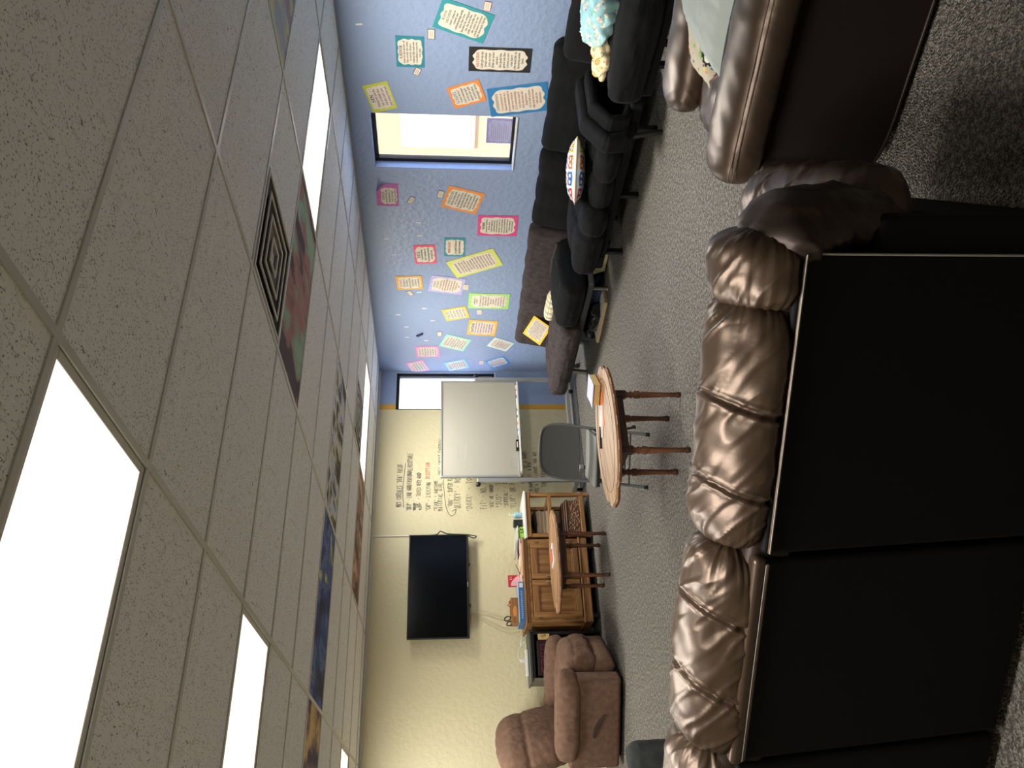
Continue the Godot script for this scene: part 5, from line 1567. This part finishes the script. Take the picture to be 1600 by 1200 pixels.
func lion_print() -> StandardMaterial3D:
	var im := canvas(Color8(232, 210, 168))
	for i in 16:
		var x := 32 + (i % 4) * 64
		var y := 32 + (i / 4) * 64
		var c := Color8(222, 132, 58) if (i + i / 4) % 2 == 0 else Color8(150, 150, 96)
		dot(im, x, y, 20, c)
		dot(im, x, y, 13, Color8(240, 190, 104) if (i + i / 4) % 2 == 0 else Color8(196, 186, 140))
		dot(im, x - 4, y - 2, 2, Color8(70, 40, 26))
		dot(im, x + 4, y - 2, 2, Color8(70, 40, 26))
		dot(im, x, y + 5, 3, Color8(110, 60, 36))
	return tri(print_cloth("lion_print", im, 0.95), 3.4)


func cactus_print() -> StandardMaterial3D:
	var im := canvas(Color8(146, 186, 190))
	for i in 12:
		var x := 34 + (i % 3) * 84 + 20 * ((i / 3) % 2)
		var y := 30 + (i / 3) * 64
		for k in 3:
			dot(im, x + k * 6, y + k * 5, 13 - k, Color8(214, 200, 194))
		dot(im, x + 14, y + 14, 8, Color8(232, 224, 176))
		box(im, clampi(x - 4, 0, 240), clampi(y - 26, 0, 240), 5, 14, Color8(96, 170, 84))
		box(im, clampi(x + 4, 0, 240), clampi(y - 22, 0, 240), 5, 10, Color8(96, 170, 84))
		dot(im, x - 12, y + 4, 3, Color8(70, 44, 60))
		dot(im, x + 4, y + 2, 2, Color8(150, 70, 80))
		dot(im, x + 16, y + 18, 2, Color8(150, 90, 60))
	return tri(print_cloth("cactus_print", im, 0.95), 2.9)


func plaid_print() -> StandardMaterial3D:
	var im := canvas(Color8(236, 214, 176))
	for k in 4:
		box(im, k * 64, 0, 24, 256, Color8(240, 226, 206))
		box(im, 0, k * 64, 256, 22, Color8(230, 196, 140))
	for k in 4:
		box(im, k * 64 + 40, 0, 8, 256, Color8(110, 144, 140))
		box(im, 0, k * 64 + 40, 256, 8, Color8(120, 150, 140))
		box(im, k * 64 + 54, 0, 4, 256, Color8(170, 130, 120))
	return print_cloth("plaid_print", im, 0.95, Vector3(2, 2, 1))


# a stuffed square cushion lying in its own xy plane
func pillow(w: float, h: float, t: float, sd: int, amp := 0.006) -> ArrayMesh:
	var f := noise(sd, 1.0, 2)
	var n := 28
	var mk := func(s: float) -> ArrayMesh:
		return grid(n, n, func(u: float, v: float) -> Vector3:
			var a := u * 2.0 - 1.0
			var b := v * 2.0 - 1.0
			var px := a * (1.0 - 0.10 * (1.0 - b * b) * absf(a) * 0.9)
			var py := b * (1.0 - 0.10 * (1.0 - a * a) * absf(b) * 0.9)
			var k := pow(maxf(0.0, (1.0 - a * a) * (1.0 - b * b)), 0.42)
			var wr := amp * f.get_noise_3d(px * 4.0, py * 4.0, s * 3.0) * minf(1.0, k * 3.0) + amp * 0.8 * f.get_noise_2d(px * 12.0 + 9.0, py * 12.0) * (1.0 - k) * minf(1.0, k * 6.0)
			return Vector3(px * w / 2, py * h / 2, s * (k * t / 2 + wr)), false, s < 0)
	return join([[mk.call(1.0), Transform3D()], [mk.call(-1.0), Transform3D()]])


# a crumpled cloth heap
func heap(s: Vector3, sd: int, amp: float, n := 22) -> ArrayMesh:
	var f := noise(sd, 1.0, 1)
	return rb(s, minf(s.x, minf(s.y, s.z)) * 0.49, n, 4, func(p: Vector3, d: Vector3) -> Vector3:
		var k := 1.0 - absf(f.get_noise_3d(p.x * 7.0, p.y * 7.0 + 3.0, p.z * 7.0)) * 2.2
		var o := p + d * amp * (k + f.get_noise_3d(p.x * 16.0, p.y * 16.0, p.z * 16.0) * 0.22)
		o.y = maxf(o.y, -s.y / 2)
		return o)


func place(o: Node3D, x: Vector3, y: Vector3) -> void:
	x = x.normalized()
	var z := x.cross(y).normalized()
	o.basis = Basis(x, z.cross(x), z)


func build_soft_things() -> void:
	var p := thing("bus_cushion", "square cushion printed with bright little buses, on the black futon seat", "cushion", Vector3(4.73, 0.535, -4.42))
	place(p, Vector3(0.68, 0.0, 0.73), Vector3(0.72, -0.15, -0.67))
	put("cover", pillow(0.50, 0.40, 0.15, 201), bus_print(), p)
	put("seam", tube(pillow_edge(0.50, 0.40), 0.004, 5, true), flat(Color8(226, 170, 90)), p)
	var bl := thing("baby_blanket", "pale blue baby blanket with cactus and animal print, heaped on the futon", "blanket", Vector3(4.67, 0.59, -2.93), -30)
	put("cloth", heap(Vector3(0.42, 0.17, 0.52), 205, 0.02, 30), cactus_print(), bl)
	put("fold", heap(Vector3(0.14, 0.10, 0.34), 207, 0.02, 20), cactus_print(), bl, Vector3(-0.17, -0.015, 0.05), Vector3(0, 12, 8))
	put("lining", heap(Vector3(0.20, 0.09, 0.22), 209, 0.014, 16), flat(Color8(176, 196, 178), 0.95), bl, Vector3(-0.14, -0.035, -0.12))
	var li := thing("lion_blanket", "folded orange lion print blanket poking out below the pale blue one", "blanket", Vector3(4.56, 0.545, -3.22), -20)
	put("cloth", heap(Vector3(0.30, 0.08, 0.24), 211, 0.02, 24), lion_print(), li)
	put("edge_fold", heap(Vector3(0.26, 0.04, 0.10), 213, 0.012, 16), lion_print(), li, Vector3(-0.01, -0.015, -0.11), Vector3(0, 12, 0))
	var pr := thing("plaid_roll", "rolled cream plaid pillow on the charcoal brown futon", "pillow", Vector3(4.93, 0.475, -6.40), 0)
	put("roll", bolster([Vector2(0.07, 0), Vector2(0.05, 0.055), Vector2(0, 0.075), Vector2(-0.05, 0.055), Vector2(-0.07, 0), Vector2(-0.04, -0.05), Vector2(0.04, -0.05)], -0.26, 0.26, 50, 30, [], 0.006, 215, 6.0), plaid_print(), pr, Vector3.ZERO, Vector3(0, 84, 0))
	# yellow paper that has fallen onto the futon
	var fp := thing("fallen_poster", "yellow paper with small print leaning on the brown futon back", "poster", Vector3(5.0, 0.575, -6.94))
	place(fp, Vector3(0.277, 0.391, 0.088), Vector3(-0.161, 0.197, -0.328))
	paper_sheet(fp, 0.225, 0.24, Color8(246, 200, 46), "BAPTISM", Color8(196, 120, 70), "Being put under\nwater to show\nthat we died to\nour old life and\nare raised up\nwith Christ to\na new life as a\nsign to all who\nwatch that we\nbelong to Him", Color8(84, 62, 84), 3)
	# pillows on the leather recliner
	var gp := thing("gear_pillow", "beige pillow printed with gears and bright toys on the leather recliner", "pillow", Vector3(2.90, 0.535, -1.87))
	place(gp, Vector3(1.0, 0.06, -0.30), Vector3(0.28, 0.0, -1.0))
	put("cover", pillow(0.50, 0.44, 0.12, 221), gear_print(), gp)
	put("corner_tag", rb(Vector3(0.02, 0.014, 0.004), 0.001), flat(Color8(60, 80, 160)), gp, Vector3(-0.24, -0.20, 0))
	var wp := thing("grey_pillow", "plain pale grey pillow with dark piping on the leather recliner", "pillow", Vector3(2.69, 0.60, -1.64))
	place(wp, Vector3(1.0, 0.05, -0.12), Vector3(0.18, -0.05, -1.0))
	put("cover", pillow(0.50, 0.40, 0.17, 223, 0.008), flat(Color8(168, 174, 170), 0.9), wp)
	put("piping", tube(pillow_edge(0.50, 0.40), 0.006, 6, true), flat(Color8(52, 58, 58)), wp)


func pillow_edge(w: float, h: float) -> Array:
	var out := []
	for side in 4:
		for i in 14:
			var t := -1.0 + 2.0 * i / 14.0
			var a: float = [t, 1.0, -t, -1.0][side]
			var b: float = [-1.0, t, 1.0, -t][side]
			out.append(Vector3(a * (1.0 - 0.09 * (1.0 - b * b)) * w / 2, b * (1.0 - 0.09 * (1.0 - a * a)) * h / 2, 0))
	return out


# ---------------------------------------------------------------- stored under the brown futon
func build_small_things() -> void:
	var b1 := thing("blue_bag", "crumpled dark blue plastic bag under the brown futon", "bag", Vector3(4.99, 0.075, -6.28))
	put("body", heap(Vector3(0.26, 0.15, 0.46), 301, 0.03, 20), flat(Color8(30, 52, 92), 0.3), b1)
	put("handle", tube(curve([Vector3(-0.10, 0.04, -0.05), Vector3(-0.15, 0.06, 0.02), Vector3(-0.11, 0.05, 0.1)]), 0.008, 6), flat(Color8(70, 110, 160), 0.3), b1)
	var b2 := thing("black_bag", "crumpled black bag in front of the blue one under the futon", "bag", Vector3(4.80, 0.065, -6.46))
	put("body", heap(Vector3(0.16, 0.11, 0.44), 303, 0.03, 18), flat(Color8(22, 22, 26), 0.35), b2)
	put("strap", tube(curve([Vector3(-0.04, 0.05, -0.1), Vector3(-0.10, 0.0, -0.05), Vector3(-0.09, -0.04, 0.06), Vector3(-0.05, -0.02, 0.12)]), 0.009, 6), flat(Color8(90, 86, 84), 0.5), b2)
	var cv := thing("canvas_board", "stretched canvas with pale wooden edges lying under the brown futon", "canvas", Vector3(4.80, 0.0, -6.35), 8)
	put("frame", rb(Vector3(0.30, 0.026, 0.56), 0.003), flat(Color8(204, 176, 128), 0.7), cv, Vector3(0, 0.013, 0))
	put("face", rb(Vector3(0.29, 0.003, 0.55), 0.001), flat(Color8(222, 218, 208), 0.8), cv, Vector3(0, 0.0275, 0))
	var bd := thing("grey_binder", "slate blue binder standing under the far half of the brown futon", "binder", Vector3(4.93, 0.002, -6.80), 6)
	put("cover", rb(Vector3(0.06, 0.15, 0.30), 0.006), flat(Color8(120, 132, 160), 0.45), bd, Vector3(0, 0.075, 0))
	put("pages", rb(Vector3(0.045, 0.135, 0.302), 0.002), flat(Color8(210, 208, 202)), bd, Vector3(0, 0.073, 0.002))
	var yf := thing("yellow_folder", "bright yellow folder tipped against the futon leg", "folder", Vector3(4.98, 0.085, -5.80), 0)
	yf.rotation_degrees = Vector3(0, 8, 24)
	put("cover", rb(Vector3(0.008, 0.15, 0.26), 0.002), flat(Color8(220, 214, 60), 0.5), yf)
	put("inner_sheet", rb(Vector3(0.002, 0.145, 0.25), 0.0005), flat(Color8(236, 232, 190)), yf, Vector3(-0.0055, 0.004, 0.0))
	var db := thing("dark_box", "dark navy box beside the yellow folder under the futon", "box", Vector3(5.12, 0.002, -5.80), 6)
	put("box", rb(Vector3(0.10, 0.13, 0.30), 0.004), flat(Color8(28, 30, 48), 0.4), db, Vector3(0, 0.065, 0))
	put("lid", rb(Vector3(0.108, 0.03, 0.308), 0.004), flat(Color8(40, 44, 70), 0.4), db, Vector3(0, 0.142, 0))
